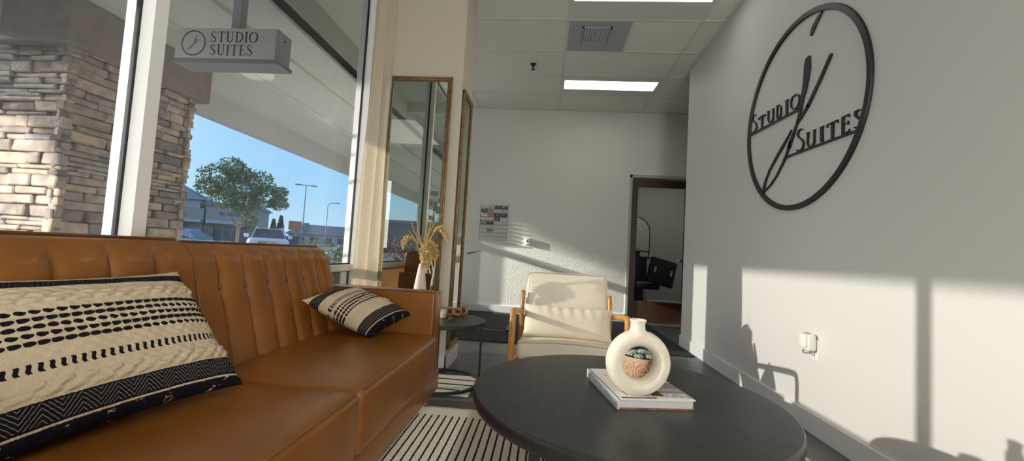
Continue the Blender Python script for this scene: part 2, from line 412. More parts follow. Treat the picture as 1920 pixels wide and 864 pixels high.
def smooth_path(pts, n=6):                              # Catmull-Rom
    P = [Vector(p) for p in pts]; out = []
    for i in range(len(P)-1):
        a, b, c, d = P[max(i-1, 0)], P[i], P[i+1], P[min(i+2, len(P)-1)]
        for k in range(n):
            t = k/n; out.append(.5*((2*b)+(c-a)*t+(2*a-5*b+4*c-d)*t*t+(3*b-a-3*c+d)*t**3))
    out.append(P[-1]); return out

# Roman capitals as strokes in a unit-height box: letter -> (advance, [(points, widths)])
def _arc(cx, cy, rx, ry, a0, a1, n=14): return [(cx+rx*cos(radians(a0+(a1-a0)*i/n)), cy+ry*sin(radians(a0+(a1-a0)*i/n))) for i in range(n+1)]
def glyphs():
    t, k = .045, .13; G = {}
    sp = [(.50, .74), (.50, .83), (.44, .93), (.31, .98), (.17, .94), (.10, .83), (.12, .70), (.24, .58), (.40, .46), (.52, .34), (.53, .19), (.44, .07), (.29, .02), (.13, .07), (.07, .17), (.06, .27)]
    sw = [.03, .04, .05, .05, .06, .09, .11, .13, .14, .12, .09, .06, .05, .05, .045, .03]
    G['S'] = (.66, [(sp, sw)])
    G['T'] = (.78, [([(.39, .02), (.39, .97)], [k, k]), ([(.04, .965), (.74, .965)], [t, t]), ([(.05, .98), (.035, .78)], [t, .03]), ([(.73, .98), (.745, .78)], [t, .03]), ([(.25, .02), (.53, .02)], [.04, .04])])
    u = [(.17, .97), (.17, .33)]+_arc(.40, .30, .23, .27, 180, 360, 12)+[(.63, .97)]
    uw = [k, k]+[k-(k-.06)*min(1, i/8) for i in range(13)]+[.06]
    G['U'] = (.82, [(u, uw), ([(.04, .98), (.31, .98)], [.04, .04]), ([(.52, .98), (.74, .98)], [.04, .04])])
    d = [(.16, .97), (.32, .97)]+_arc(.32, .50, .42, .47, 90, -90, 16)+[(.16, .03)]
    dw = [t, .05]+[.05+.085*sin(pi*i/16) for i in range(17)]+[t]
    G['D'] = (.86, [([(.19, .02), (.19, .98)], [k, k]), (d, dw), ([(.05, .98), (.2, .98)], [.04, .04]), ([(.05, .02), (.2, .02)], [.04, .04])])
    G['I'] = (.40, [([(.2, .02), (.2, .98)], [k, k]), ([(.06, .98), (.34, .98)], [.04, .04]), ([(.06, .02), (.34, .02)], [.04, .04])])
    o = _arc(.45, .5, .36, .47, 90, 450, 30); ow = [.05+.085*abs(sin(2*pi*i/30))**1.2 for i in range(31)]
    G['O'] = (.92, [(o, ow)])
    G['E'] = (.68, [([(.19, .02), (.19, .98)], [k, k]), ([(.05, .975), (.58, .975)], [.045, .045]), ([(.05, .025), (.60, .025)], [.045, .045]), ([(.2, .52), (.47, .52)], [.045, .045]), ([(.57, .98), (.585, .80)], [.045, .025]), ([(.59, .02), (.615, .22)], [.045, .025]), ([(.46, .62), (.465, .42)], [.03, .03])])
    return G
G_ = glyphs()
def stroke_into(mb, pts, ws, place, depth):             # place maps 2D to 3D
    L, R = [], []; n = len(pts)
    for i in range(n):
        a = pts[max(i-1, 0)]; b = pts[min(i+1, n-1)]
        if pts[0] == pts[-1] and i in (0, n-1): a, b = pts[-2], pts[1]
        dx, dy = b[0]-a[0], b[1]-a[1]; l = math.hypot(dx, dy) or 1; nx, ny = -dy/l, dx/l
        L.append(place(pts[i][0]+nx*ws[i]/2, pts[i][1]+ny*ws[i]/2)); R.append(place(pts[i][0]-nx*ws[i]/2, pts[i][1]-ny*ws[i]/2))
    mb.ribbon(L, R, depth)
LOGO = {"dot":[[[2.4076,2.39,2.3981,2.3807],[2.442,2.3741,2.4224,2.3556],[2.4833,2.3465,2.4562,2.3231],[2.5001,2.3167,2.4782,2.2997],[2.5022,2.2933,2.4955,2.2884]]],"stem":[[[2.5133,2.1778,2.5006,2.1677],[2.5425,2.1717,2.5009,2.146],[2.5558,2.1311,2.497,2.1001],[2.5594,2.0564,2.5123,2.0317],[2.5746,1.971,2.5391,1.9521],[2.5785,1.9742,2.5471,1.9575],[2.5911,1.9044,2.5664,1.8925],[2.6096,1.8417,2.5878,1.8311],[2.6276,1.8013,2.6103,1.7922],[2.6553,1.7634,2.6346,1.753],[2.7075,1.6695,2.6848,1.6585],[2.6908,1.7128,2.6709,1.7026],[2.7361,1.6286,2.7154,1.6193],[2.7771,1.5802,2.7586,1.5711],[2.8417,1.5145,2.8262,1.5065],[2.9109,1.4669,2.8972,1.4586],[2.9991,1.4338,2.9838,1.4235]]],"arm":[[[2.3197,2.0964,2.3126,2.0903],[2.3349,2.0916,2.3166,2.0769],[2.4164,1.9948,2.3969,1.9804],[2.5296,1.8756,2.5083,1.8615],[2.5174,1.8845,2.4992,1.871],[2.5881,1.8267,2.5717,1.8149],[2.6214,1.8076,2.6079,1.7971]]],"loop":[[[2.9823,1.4269,2.9954,1.4295],[2.9709,1.4589,2.9995,1.4663],[2.9564,1.5011,2.9763,1.5082],[2.9116,1.5607,2.9301,1.5691],[2.8286,1.6325,2.8497,1.644],[2.7505,1.6913,2.7723,1.7042],[2.6914,1.7468,2.7049,1.7548],[2.6734,1.7779,2.6764,1.7796]]],"bar1":[[[3.1911,1.8886,3.2058,1.906],[2.58,1.8735,2.5908,1.8897]]],"bar2":[[[2.7244,1.6032,2.737,1.6214],[2.6808,1.6068,2.689,1.621],[2.1173,1.5972,2.1228,1.6097]]],"S":[[[3.1179,2.0277,3.1203,2.0203],[3.1541,2.0427,3.1461,2.0324],[3.1857,2.0324,3.1689,2.025],[3.1717,1.999,3.1576,1.9987],[3.1262,1.9632,3.1125,1.9631],[3.1131,1.9347,3.0969,1.929],[3.1312,1.9132,3.117,1.9045],[3.16,1.9079,3.1528,1.898],[3.1697,1.9152,3.1773,1.91]]],"T":[[[3.0425,1.9966,3.022,1.9892],[3.0421,1.9012,3.0216,1.8945]],[[3.0745,1.9827,3.0818,1.9907],[2.9906,1.9839,2.9975,1.9917]],[[3.0815,1.9907,3.0709,1.9869],[3.0818,1.9753,3.0712,1.9716]],[[3.0001,1.9911,2.9901,1.9873],[3.0014,1.9771,2.9914,1.9733]]],"U":[[[2.959,1.9996,2.9425,1.9934],[2.9592,1.9382,2.9427,1.9334],[2.9404,1.9077,2.9306,1.9116],[2.9014,1.8979,2.9128,1.908],[2.8806,1.9169,2.8963,1.9233],[2.8817,1.9889,2.8975,1.9947]],[[2.9632,1.9918,2.9669,1.9975],[2.9344,1.9885,2.938,1.9941]],[[2.9001,1.9853,2.9047,1.9909],[2.8762,1.985,2.8807,1.9906]]],"D":[[[2.8487,1.9959,2.8352,1.9908],[2.8459,1.9058,2.8325,1.9012]],[[2.843,1.9871,2.8495,1.9957],[2.8188,1.9869,2.8173,1.9933],[2.8042,1.9711,2.7923,1.9683],[2.7991,1.9253,2.787,1.9204],[2.8135,1.9071,2.8037,1.8993],[2.8441,1.9083,2.8379,1.8999]]],"I":[[[2.7428,1.9936,2.7212,1.9853],[2.7391,1.8942,2.7177,1.8868]],[[2.7477,1.9855,2.7523,1.9914],[2.7118,1.9855,2.7163,1.9913]]],"O":[[[2.6321,1.9852,2.6272,1.9906],[2.6082,1.9702,2.5977,1.9703],[2.6033,1.9473,2.5906,1.942],[2.6123,1.917,2.6003,1.9097],[2.6349,1.9035,2.6262,1.8943],[2.6596,1.9076,2.6631,1.9011],[2.6768,1.9264,2.6897,1.9288],[2.6792,1.9566,2.6927,1.963],[2.6624,1.9819,2.6736,1.9909],[2.6258,1.9831,2.6335,1.9927]]],"S2":[[[2.5595,1.7472,2.563,1.7395],[2.5816,1.7568,2.5757,1.7465],[2.6085,1.7497,2.5954,1.741],[2.6177,1.7284,2.6027,1.7249],[2.5991,1.702,2.5886,1.7054],[2.5656,1.6794,2.5544,1.6819],[2.5547,1.6564,2.5403,1.6525],[2.5648,1.6323,2.552,1.6246],[2.5902,1.6224,2.5853,1.6124],[2.6124,1.6351,2.6181,1.628]]],"U2":[[[2.5166,1.7133,2.5027,1.7088],[2.5178,1.646,2.5039,1.6428],[2.5017,1.6189,2.4937,1.6239],[2.4687,1.6114,2.4772,1.6206],[2.4457,1.6297,2.4589,1.6348],[2.4447,1.7052,2.458,1.7095]],[[2.5187,1.7054,2.5218,1.7109],[2.4924,1.7049,2.4955,1.7102]],[[2.4627,1.7032,2.4663,1.7085],[2.4377,1.7042,2.4411,1.7095]]],"I2":[[[2.3998,1.7078,2.377,1.7006],[2.3976,1.621,2.3749,1.6147]],[[2.4027,1.7019,2.406,1.7071],[2.3677,1.7033,2.3709,1.7084]]],"T2":[[[2.3111,1.7053,2.2921,1.6989],[2.3107,1.6156,2.2917,1.61]],[[2.343,1.6985,2.3469,1.7052],[2.2586,1.6992,2.2621,1.7057]],[[2.3466,1.7035,2.3411,1.7017],[2.3462,1.6863,2.3407,1.6846]],[[2.2639,1.7046,2.2588,1.7025],[2.2661,1.687,2.261,1.685]]],"E2":[[[2.232,1.7082,2.2163,1.7028],[2.2312,1.6143,2.2155,1.6096]],[[2.2299,1.7016,2.233,1.7072],[2.1795,1.7029,2.1825,1.7084]],[[2.1852,1.7073,2.1796,1.705],[2.1864,1.6935,2.1807,1.6913]],[[2.2199,1.6626,2.2219,1.6673],[2.1849,1.6605,2.1869,1.6651]],[[2.1889,1.6751,2.1842,1.6735],[2.1885,1.6538,2.1838,1.6523]],[[2.2209,1.6118,2.2239,1.6172],[2.178,1.6138,2.1809,1.6191]],[[2.1773,1.6139,2.1815,1.6154],[2.1761,1.6286,2.1804,1.6302]]],"S2b":[[[2.0997,1.7014,2.0996,1.6959],[2.1193,1.7099,2.1152,1.7001],[2.1429,1.707,2.1289,1.6956],[2.1468,1.6854,2.1299,1.6844],[2.1255,1.6638,2.1166,1.6701],[2.1063,1.6482,2.0915,1.6503],[2.1067,1.6345,2.0863,1.6219],[2.1196,1.6242,2.1122,1.6142],[2.134,1.6222,2.1333,1.6158],[2.1429,1.6294,2.1472,1.6239]]]}
SUN, SKY_STRENGTH, GLOW, FILL_BACK, FILL_PILLAR, FILL_MULLION, LROOM, LFRONT, LSALON = 3.35, 1.0, 5.0, 62000, 34000, 8500, 18, 66, 12
# ================================================================== THE SETTING
struct('floor', box((-1.6, -2.8, -.12), (3.5, 9.1, 0)), 'floor')
XE = [-1.47, -1.115, .105, 1.325, 2.545, 3.45]; YE = [-2.75]+[4.337-.594*k for k in range(11, -1, -1)]+[4.931, 5.525, 6.119, 6.25]
HOLES = {(2, 3.149), (2, 4.931)}
mb = MB()
for i in range(5):
    for j in range(len(YE)-1):
        if any(i == h[0] and abs(YE[j]-h[1]) < .01 for h in HOLES): continue
        mb.box((XE[i], YE[j], CZ), (XE[i+1], YE[j+1], CZ+.05))
mb.box((-1.5, -2.8, CZ+.3), (3.5, 6.3, CZ+.34))
struct('ceiling', mb, 'tile', recalc=False)
mb = MB(); w = .013
for x in XE[1:]: mb.box((x-w, -2.75, CZ-.006), (x+w, YB, CZ+.004))
for y in YE[1:-1]: mb.box((-1.45, y-w, CZ-.0055), (3.45, y+w, CZ+.004))
mb.box((.715-w, 3.743, CZ-.005), (.715+w, 4.337, CZ+.004))
mb.box((XR-.024, -2.75, CZ-.008), (XR, 4.69, CZ)); mb.box((-1.45, YB-.022, CZ-.008), (3.45, YB, CZ))
struct('trim_1', mb, 'grid')
struct('wall_right', box((XR, -2.75, 0), (XR+.13, 4.69, CZ+.1)), 'wall')
DX0, DX1, DZ = 1.205, 2.075, 2.168
mb = MB().box((-1.6, YB, -.1), (DX0, YB+.12, CZ+.1)).box((DX1, YB, -.1), (3.5, YB+.12, CZ+.1)).box((DX0, YB, DZ), (DX1, YB+.12, CZ+.1))
struct('wall_back', mb, 'wall_tex', recalc=False)
struct('wall_front', box((-1.6, -2.85, -.1), (3.5, -2.75, CZ+.1)), 'wall')
struct('wall_hall', MB().box((3.42, 3.4, -.1), (3.5, 9.1, CZ+.1)).box((XR+.13, 3.32, -.1), (3.5, 3.4, CZ+.1)), 'wall', recalc=False)
struct('wall_column', box((-1.47, 3.06, 0), (-.70, 3.45, CZ)), 'wall_warm')
BH = .113
mb = MB().box((XR-.015, -2.7, 0), (XR, 4.705, BH)).box((XR-.015, 4.69, 0), (XR+.14, 4.705, BH))
struct('baseboard_right', mb, 'trim', bevel=.003)
struct('baseboard_back', MB().box((-1.45, YB-.015, 0), (DX0-.0, YB, BH)).box((DX1, YB-.015, 0), (3.4, YB, BH)), 'trim', bevel=.003)
struct('baseboard_column', MB().box((-.70, 3.045, 0), (-.685, 3.465, BH)).box((-1.42, 3.045, 0), (-.685, 3.06, BH)), 'trim', bevel=.003)

# storefront glazing, left wall: 2x4.5 inch aluminium members, gasket and glass on X = XL
def glazing(name, y0, y1, posts, rails, panes, head=3.02):
    mb = MB()
    for y in posts: mb.box((-1.524, y, .06), (-1.413, y+.05, head))
    for (a, b, z0, z1) in rails: mb.box((-1.524, a, z0), (-1.413, b, z1))
    mb.box((-1.524, y0, .0), (-1.413, y1, .10)); mb.box((-1.524, y0, head), (-1.413, y1, CZ+.02))
    f = struct(name, mb, 'alu', recalc=False)
    for k, (a, b, z0, z1) in enumerate(panes):
        g = MB().add([(XL, a, z0), (XL, b, z0), (XL, b, z1), (XL, a, z1)], [(0, 1, 2, 3)])
        obj('pane', g, 'glass', f)
        q = .007; gk = MB()
        for (c, d) in ((a, a+.010), (b-.010, b)): gk.box((XL-q, c, z0), (XL+q, d, z1))
        for (c, d) in ((z0, z0+.010), (z1-.010, z1)): gk.box((XL-q, a, c), (XL+q, b, d))
        obj('gasket', gk, 'gasket', f, recalc=False)
    return f
P1 = [-2.13, -.415, 1.297, 3.01]
panes = []
for a, b in zip([-2.7]+[p+.05 for p in P1[:-1]], P1): panes += [(a, b, .746, 3.02), (a, b, .10, .704)]
glazing('window_1', -2.75, 3.06, P1, [(-2.75, 3.06, .704, .746)], panes)
glazing('window_2', 3.45, 3.95, [3.45, 3.48, 3.90], [], [(3.53, 3.90, .10, 3.02)])
# the glazed entrance door beyond the column
mb = MB().box((-1.49, 3.95, .01), (-1.445, 4.16, 2.1)).box((-1.49, 4.90, .01), (-1.445, 4.995, 2.1)).box((-1.49, 3.955, .01), (-1.445, 4.995, .235)).box((-1.49, 3.955, 2.0), (-1.445, 4.995, 2.1))
d2 = struct('door_2', mb, 'alu', recalc=False)
obj('door_pane', MB().add([(XL, 4.16, .235), (XL, 4.90, .235), (XL, 4.90, 2.), (XL, 4.16, 2.)], [(0, 1, 2, 3)]), 'glass', d2)
obj('push_bar', MB().box((-1.44, 4.0, 1.075), (-1.41, 4.95, 1.135)), 'alu', d2)
glazing('window_3', 4.0, 6.16, [5.0, 6.09], [(5.0, 6.1, 1.07, 1.14), (5.0, 6.1, .0, .235), (3.95, 5.0, 2.1, 2.16)], [(5.05, 6.09, .235, 1.07), (5.05, 6.09, 1.14, 3.02), (4.0, 5.0, 2.16, 3.02)])

# walnut door with glass in the back wall
mb = MB().box((DX0, YB-.012, 0), (DX0+.04, YB+.11, DZ)).box((DX1-.04, YB-.012, 0), (DX1, YB+.11, DZ)).box((DX0, YB-.012, DZ-.045), (DX1, YB+.11, DZ))
struct('trim_2', mb, 'door_frame', bevel=.003)
a0, a1, z0, z1 = 1.248, 2.032, .035, 2.10
mb = MB().box((a0, YB, z0), (1.333, YB+.045, z1)).box((2.015, YB, z0), (a1+.0, YB+.045, z1)).box((1.333, YB, z0), (2.015, YB+.045, .315)).box((1.333, YB, 1.99), (2.015, YB+.045, z1))
d1 = struct('door_1', mb, 'brown_door', recalc=False)
obj('door_pane', MB().add([(1.333, YB+.02, .315), (2.015, YB+.02, .315), (2.015, YB+.02, 1.99), (1.333, YB+.02, 1.99)], [(0, 1, 2, 3)]), 'door_glass', d1)
mb = MB().tube([(1.985, YB, .93), (1.985, YB-.05, .93)], .010).tube([(1.985, YB-.05, .93), (1.90, YB-.055, .93)], .008); mb.lathe([(.026, -.004), (.026, .004)], mat=T(1.985, YB-.006, .93) @ rot('X', 90), n=16)
obj('door_handle', mb, 'chrome', d1, smooth='auto')
# salon room beyond the door
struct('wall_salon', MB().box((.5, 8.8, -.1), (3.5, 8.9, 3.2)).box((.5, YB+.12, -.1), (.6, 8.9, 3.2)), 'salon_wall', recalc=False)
struct('baseboard_salon', box((.6, 8.785, 0), (3.42, 8.8, .10)), 'plastic')
struct('ceiling_salon', box((.5, YB+.1, 2.75), (3.5, 8.9, 2.85)), 'tile')

# ceiling fixtures
for k, y0 in enumerate((3.149, 4.931)):
    t = thing('ceiling_light', ['recessed fluorescent ceiling light nearest the camera, cut by the photo top edge', 'recessed fluorescent ceiling light nearest the back wall'][k], 'ceiling light', (.715, y0+.297, CZ), 'recessed ceiling lights')
    x0, x1, y1 = .118, 1.312, y0+.581; y0 = y0+.013; H1 = CZ+.07
    mb = MB()
    yc = (3.322, 5.212)[k]; hw = .135
    mb.box((x0, y0, CZ-.003), (x1, yc-hw, CZ+.05)).box((x0, yc+hw, CZ-.003), (x1, y1, CZ+.05)).box((x0, yc-hw, CZ-.003), (x0+.022, yc+hw, CZ+.05)).box((x1-.022, yc-hw, CZ-.003), (x1, yc+hw, CZ+.05))
    obj('housing', mb, 'troffer', t, recalc=False)
    n = 10
    L = [(0, yc+(hw-.001)*cos(pi*q/n), CZ+.030-.026*sin(pi*q/n)) for q in range(n+1)]
    mb = MB(); vs = []
    for x in (x0+.025, x1-.025): vs += [(x, y, z) for _, y, z in L]
    mb.add(vs, [(q, q+1, n+2+q, n+1+q) for q in range(n)]+[tuple(range(n+1)), tuple(range(n+1, 2*n+2))])
    obj('lens', mb, 'lens', t, smooth='auto', recalc=False)
t = thing('ceiling_vent', 'grey square ceiling vent with a small louvred grille', 'vent', (.41, 4.04, CZ))
obj('panel', box((.118, 3.757, CZ-.004), (.70, 4.324, CZ+.01)), 'steel', t)
obj('grille_frame', MB().box((.25, 3.85, CZ-.016), (.53, 3.87, CZ-.003)).box((.25, 4.13, CZ-.016), (.53, 4.15, CZ-.003)).box((.25, 3.85, CZ-.016), (.265, 4.15, CZ-.003)).box((.515, 3.85, CZ-.016), (.53, 4.15, CZ-.003)), 'steel', t, recalc=False)
mb = MB()
for q in range(9): mb.box((-.002, 3.87, -.012), (.002, 4.13, .012), T(.282+.027*q, 0, CZ-.010) @ rot('Y', 35))
obj('louvres', mb, 'grid', t)
t = thing('fire_sprinkler', 'small dark fire sprinkler head on the ceiling', 'sprinkler', (-.247, 4.657, CZ))
obj('escutcheon', MB().lathe([(.038, 0), (.036, -.006), (.018, -.010)], (-.247, 4.657, CZ), 20), 'dark_slot', t, smooth='auto')
mb = MB().lathe([(.014, -.008), (.014, -.03), (.009, -.034), (.009, -.045)], (-.247, 4.657, CZ), 14).lathe([(.022, -.062), (.024, -.066), (.004, -.068)], (-.247, 4.657, CZ), 14)
for s_ in (-1, 1): mb.tube([(-.247+.012*s_, 4.657, CZ-.03), (-.247+.016*s_, 4.657, CZ-.048), (-.247+.004*s_, 4.657, CZ-.064)], .003, 6)
obj('sprinkler_head', mb, 'dark_slot', t, smooth='auto')

# ================================================================== RIGHT WALL: logo, outlet, air freshener
XF = XR-.009; LS = XF/1.5036          # the pattern was measured on the plane X = 1.5036
t = thing('wall_logo', 'large round black metal wall logo with a script j and STUDIO SUITES lettering', 'wall sign', (XR, 2.63, 1.866))
n = 96; c = (2.630*LS, .9+.966*LS); mb = MB(); vs = []
prof = [(.5685*LS, XF-.001), (.5705*LS, XF-.005), (.600*LS, XF-.005), (.602*LS, XF-.001), (.602*LS, XR), (.5685*LS, XR)]
for r, x in prof: vs += [(x, c[0]+r*cos(2*pi*k/n), c[1]+r*sin(2*pi*k/n)) for k in range(n)]
m_ = len(prof); mb.add(vs, [(i*n+k, i*n+(k+1) % n, ((i+1) % m_)*n+(k+1) % n, ((i+1) % m_)*n+k) for i in range(m_) for k in range(n)])
obj('ring', mb, 'logo', t, smooth='auto')
def logo_piece(name, keys):
    mb = MB()
    for key in keys:
        for s_ in LOGO[key]: mb.ribbon([(XF, q[0]*LS, .9+(q[1]-.9)*LS) for q in s_], [(XF, q[2]*LS, .9+(q[3]-.9)*LS) for q in s_], (.0085, 0, 0))
    return obj(name, mb, 'logo', t)
logo_piece('monogram', ['stem', 'arm', 'loop']); logo_piece('monogram_dot', ['dot'])
logo_piece('name_bar', ['bar1']); logo_piece('name_bar', ['bar2'])
for key in ['S', 'T', 'U', 'D', 'I', 'O', 'S2', 'U2', 'I2', 'T2', 'E2', 'S2b']: logo_piece('letter', [key])
t = thing('power_outlet', 'white power outlet on the sunlit right wall', 'outlet', (XR, 2.455, .46))
obj('plate', MB().rbox((XR-.006, 2.42, .402), (XR, 2.49, .518), .004, 2, 1), 'plastic', t, smooth='auto')
obj('socket', MB().rbox((XR-.009, 2.438, .412), (XR-.004, 2.472, .450), .003, 2, 1), 'plastic', t)
obj('slots', MB().box((XR-.0095, 2.446, .424), (XR-.0085, 2.449, .438)).box((XR-.0095, 2.461, .424), (XR-.0085, 2.464, .438)), 'dark_slot', t)
t = thing('plug_in_air_freshener', 'white plug-in air freshener in the right wall outlet', 'air freshener', (XR, 2.455, .505))
def ff(p): return (p.x, 2.455+(p.y-2.455)*(1-.25*max(0, (p.z-.50)/.06)**2), p.z)
obj('body', MB().rbox((XR-.062, 2.423, .452), (XR-.009, 2.487, .548), .016, 4, 3, fn=ff), 'plastic', t, smooth='auto')
obj('front_shell', MB().rbox((XR-.074, 2.427, .470), (XR-.058, 2.483, .545), .007, 3, 2, fn=ff), 'plastic', t, smooth='auto')
obj('vent_slot', MB().box((XR-.056, 2.440, .5485), (XR-.030, 2.470, .5505)), 'grey_plastic', t)
obj('refill_bottle', MB().lathe([(.010, 0), (.018, .004), (.020, .02), (.013, .034)], (XR-.045, 2.455, .436), 18), 'clear', t, smooth='auto')

# ================================================================== BACK WALL: card rack, cards, thermostat, thin strip
RX0, RX1, RY = -.995, -.585, YB-.034
t = thing('business_card_rack', 'clear acrylic business card rack with nine rows of pockets on the back wall', 'card rack', (-.79, YB, 1.10))
obj('back_panel', box((RX0, YB-.006, 1.09), (RX1, YB-.002, 1.63)), 'acrylic', t)
row_z = [1.572-.0595*r for r in range(9)]
for z in row_z:
    obj('pocket', MB().box((RX0, YB-.034, z-.022), (RX1, YB-.006, z-.019)).box((RX0, YB-.036, z-.022), (RX1, YB-.034, z+.001)), 'acrylic', t)
for x in (RX0, RX1): obj('side_rail', MB().box((x-.0015, YB-.036, 1.09), (x+.0015, YB-.004, 1.60)), 'acrylic', t)
CM = {k: pbr('card_'+k, c, .5) for k, c in dict(black=(.018, .017, .018), blue=(.05, .15, .22), pink=(.45, .12, .16), beige=(.50, .38, .30), white=(.62, .61, .59), red=(.075, .02, .018), green=(.14, .155, .145), teal=(.22, .30, .28)).items()}
cards = [(0, 1, 'white', 'b', 'white business card with dark print in the top row of the rack'), (0, 2, 'blue', None, 'teal blue business card in the top row of the rack'), (0, 3, 'black', 'blk', 'black business card with white blocks in the top row of the rack'),
         (1, 0, 'black', 'w', 'black business card at the left of the second rack row'), (1, 1, 'beige', 'b', 'beige business card in the second rack row'), (1, 3, 'white', 'b', 'pale business card with small print at the right of the second rack row'),
         (2, 0, 'white', 'b', 'bright white business card at the left of the third rack row'), (2, 1, 'pink', 'w', 'pink business card with white script in the third rack row'), (2, 2, 'black', 'w', 'black business card beside the pink card in the third rack row'), (2, 3, 'black', 'w', 'black business card with white lines at the right of the third rack row'),
         (3, 2, 'red', 'w', 'dark red business card in the fourth rack row'), (3, 3, 'white', 'b', 'white business card with bold print at the right of the fourth rack row'),
         (4, 0, 'green', 'w', 'grey green business card at the left of the fifth rack row'), (4, 1, 'black', 'w', 'black business card in the fifth rack row'), (6, 1, 'teal', 'b', 'pale teal business card alone in the seventh rack row')]
for r, q, colr, ink, lab in cards:
    x0 = RX0+.008+.1*q; z = row_z[r]
    cd = thing('business_card', lab, 'business card', (x0+.046, YB-.015, z), 'business cards in the wall rack')
    obj('card_stock', box((x0, YB-.016, z-.018), (x0+.092, YB-.014, z+.031)), CM[colr], cd)
    if ink:
        mb = MB(); yy = YB-.0168
        if ink == 'blk':
            for u in (.03, .06): mb.box((x0+u-.01, yy, z-.005), (x0+u+.008, yy+.0005, z+.024))
        else:
            for u0, u1, h in ((.016, .062, .014), (.024, .074, .006)): mb.box((x0+u0, yy, z+h), (x0+u1, yy+.0005, z+h+.004))
        obj('print', mb, CM['black' if ink == 'b' else 'white'], cd)
t = thing('thermostat', 'small white thermostat box on the sunlit back wall', 'thermostat', (-.262, YB, 1.087))
obj('case', MB().rbox((-.298, YB-.028, 1.035), (-.228, YB, 1.14), .006, 2, 1), 'plastic', t, smooth='auto')
obj('screen', box((-.275, YB-.030, 1.080), (-.252, YB-.027, 1.106)), 'dark_slot', t)
obj('base_strip', box((-.285, YB-.030, 1.042), (-.240, YB-.027, 1.056)), 'plastic', t)
mb = MB().prism([(-1.16, YB-.004, .845), (-.95, YB-.004, .907), (-.945, YB-.004, .910), (-1.16, YB-.004, .868)], (0, .003, 0))
tag(obj('black_strip', mb, 'gasket'), 'thin black tapering strip on the back wall beside the narrow mirror', 'strip')

# ================================================================== FLOOR COVERINGS
tag(obj('striped_rug', MB().rbox((-1.0, -1.4, .001), (1.30, 2.335, .014), .006, 2, 6), 'rug'), 'cream rug with thin black stripes under the coffee table', 'rug')
tag(obj('striped_mat', MB().rbox((-1.05, 2.545, .001), (-.42, 2.945, .010), .004, 2, 4), 'rug2'), 'small cream mat with black stripes under the round side table', 'mat')
tag(obj('black_floor_mat', MB().rbox((-1.38, 4.15, .001), (1.50, 6.12, .009), .004, 2, 3), 'mat_black'), 'large flat black mat in front of the back wall', 'mat')
t = thing('ribbed_entrance_mat', 'dark grey ribbed entrance mat with a pale edge, lying on the black mat', 'mat', (-.9, 5.4, .009))
obj('ribbed_pile', MB().box((-1.36, 4.76, .009), (-.40, 6.10, .019)), 'mat_rib', t)
obj('edging', MB().box((-1.38, 4.725, .009), (-.365, 4.76, .016)).box((-.40, 4.725, .009), (-.365, 6.10, .016)), 'mat_edge', t, recalc=False)
# ================================================================== SOFA
t = thing('leather_sofa', 'tan leather sofa with channel-tufted back along the window', 'sofa', (-.95, 1.30, 0))
SY0, SYM, SY1 = .375, 1.292, 2.20
BPROF = [(-1.085, .40), (-1.105, .47), (-1.13, .56), (-1.155, .65), (-1.18, .74), (-1.205, .815), (-1.218, .85), (-1.236, .867), (-1.262, .872), (-1.30, .868), (-1.335, .852), (-1.352, .82), (-1.356, .70), (-1.358, .50), (-1.36, .292)]
def back_section(y0, y1, nch, dx, dz):
    P = smooth_path([(x+dx*(z-.40)/.47 if z > .4 else x, 0, z+dz*(z-.4)/.47) for x, z in BPROF], 4); n = len(P)
    N = []
    for i in range(n):
        q = P[min(i+1, n-1)]-P[max(i-1, 0)]; N.append(Vector((q.z, 0, -q.x)).normalized())
    per = 14; nu = nch*per; mb = MB(); vs = []
    ch = (y1-y0)/nch
    cols = [(y0+.000, -.030), (y0+.004, -.016), (y0+.012, -.005)]+[(y0+.02+(y1-y0-.04)*i/nu, 0) for i in range(nu+1)]+[(y1-.012, -.005), (y1-.004, -.016), (y1, -.030)]
    for y, ins in cols:
        f = ((y-y0)/ch) % 1.; d = abs(2*f-1)
        edge = (y-y0 < ch*.5 and f < .5) or (y1-y < ch*.5 and f >= .5)
        for i in range(n):
            z = P[i].z; front = i < n*.52
            b = 0.
            if front and z > .40:
                fade = min(1, max(0, (.862-z)/.05))*min(1, (z-.38)/.06)
                sh = (1-d**4)*.019*fade
                if edge: sh = .019*fade*(1-d**9)
                b = sh
                if not edge or True:
                    k = round((y-y0)/ch); yb = y0+k*ch
                    if 0 < k < nch: b -= .017*math.exp(-((y-yb)/.024)**2-((z-.712)/.032)**2)
            p = P[i]+N[i]*(b+ins)
            vs.append((p.x, y, p.z))
    m = len(cols); fs = [(i*n+j, (i+1)*n+j, (i+1)*n+j+1, i*n+j+1) for i in range(m-1) for j in range(n-1)]
    fs += [tuple(range(n)), tuple((m-1)*n+j for j in range(n)), ]
    fs += [(i*n, i*n+n-1, (i+1)*n+n-1, (i+1)*n) for i in range(m-1)]
    mb.add(vs, fs)
    o = obj('backrest', mb, 'leather', t, smooth='auto', angle=60)
    for k in range(1, nch):
        i = min(range(n//2), key=lambda q: abs(P[q].z-.712)); p = P[i]-N[i]*.009
        obj('button', MB().ell((p.x, y0+k*ch, p.z), (.012, .0135, .0135), 12, 8), 'leather', o, smooth=True)
    # piping along the top edge
    i0 = min(range(n), key=lambda q: abs(P[q].x-(-1.255+dx)) + (0 if P[q].z > .8 else 9))
    p = P[i0]; obj('piping', MB().tube([(p.x, y0+.012, p.z-.006)]+[(p.x, y0+.03+(y1-y0-.06)*q/10, p.z+.003) for q in range(11)]+[(p.x, y1-.012, p.z-.006)], .0045, 6), 'leather_pipe', o, smooth=True)
back_section(SY0, SYM-.002, 7, .030, .006); back_section(SYM+.002, SY1, 7, 0, 0)
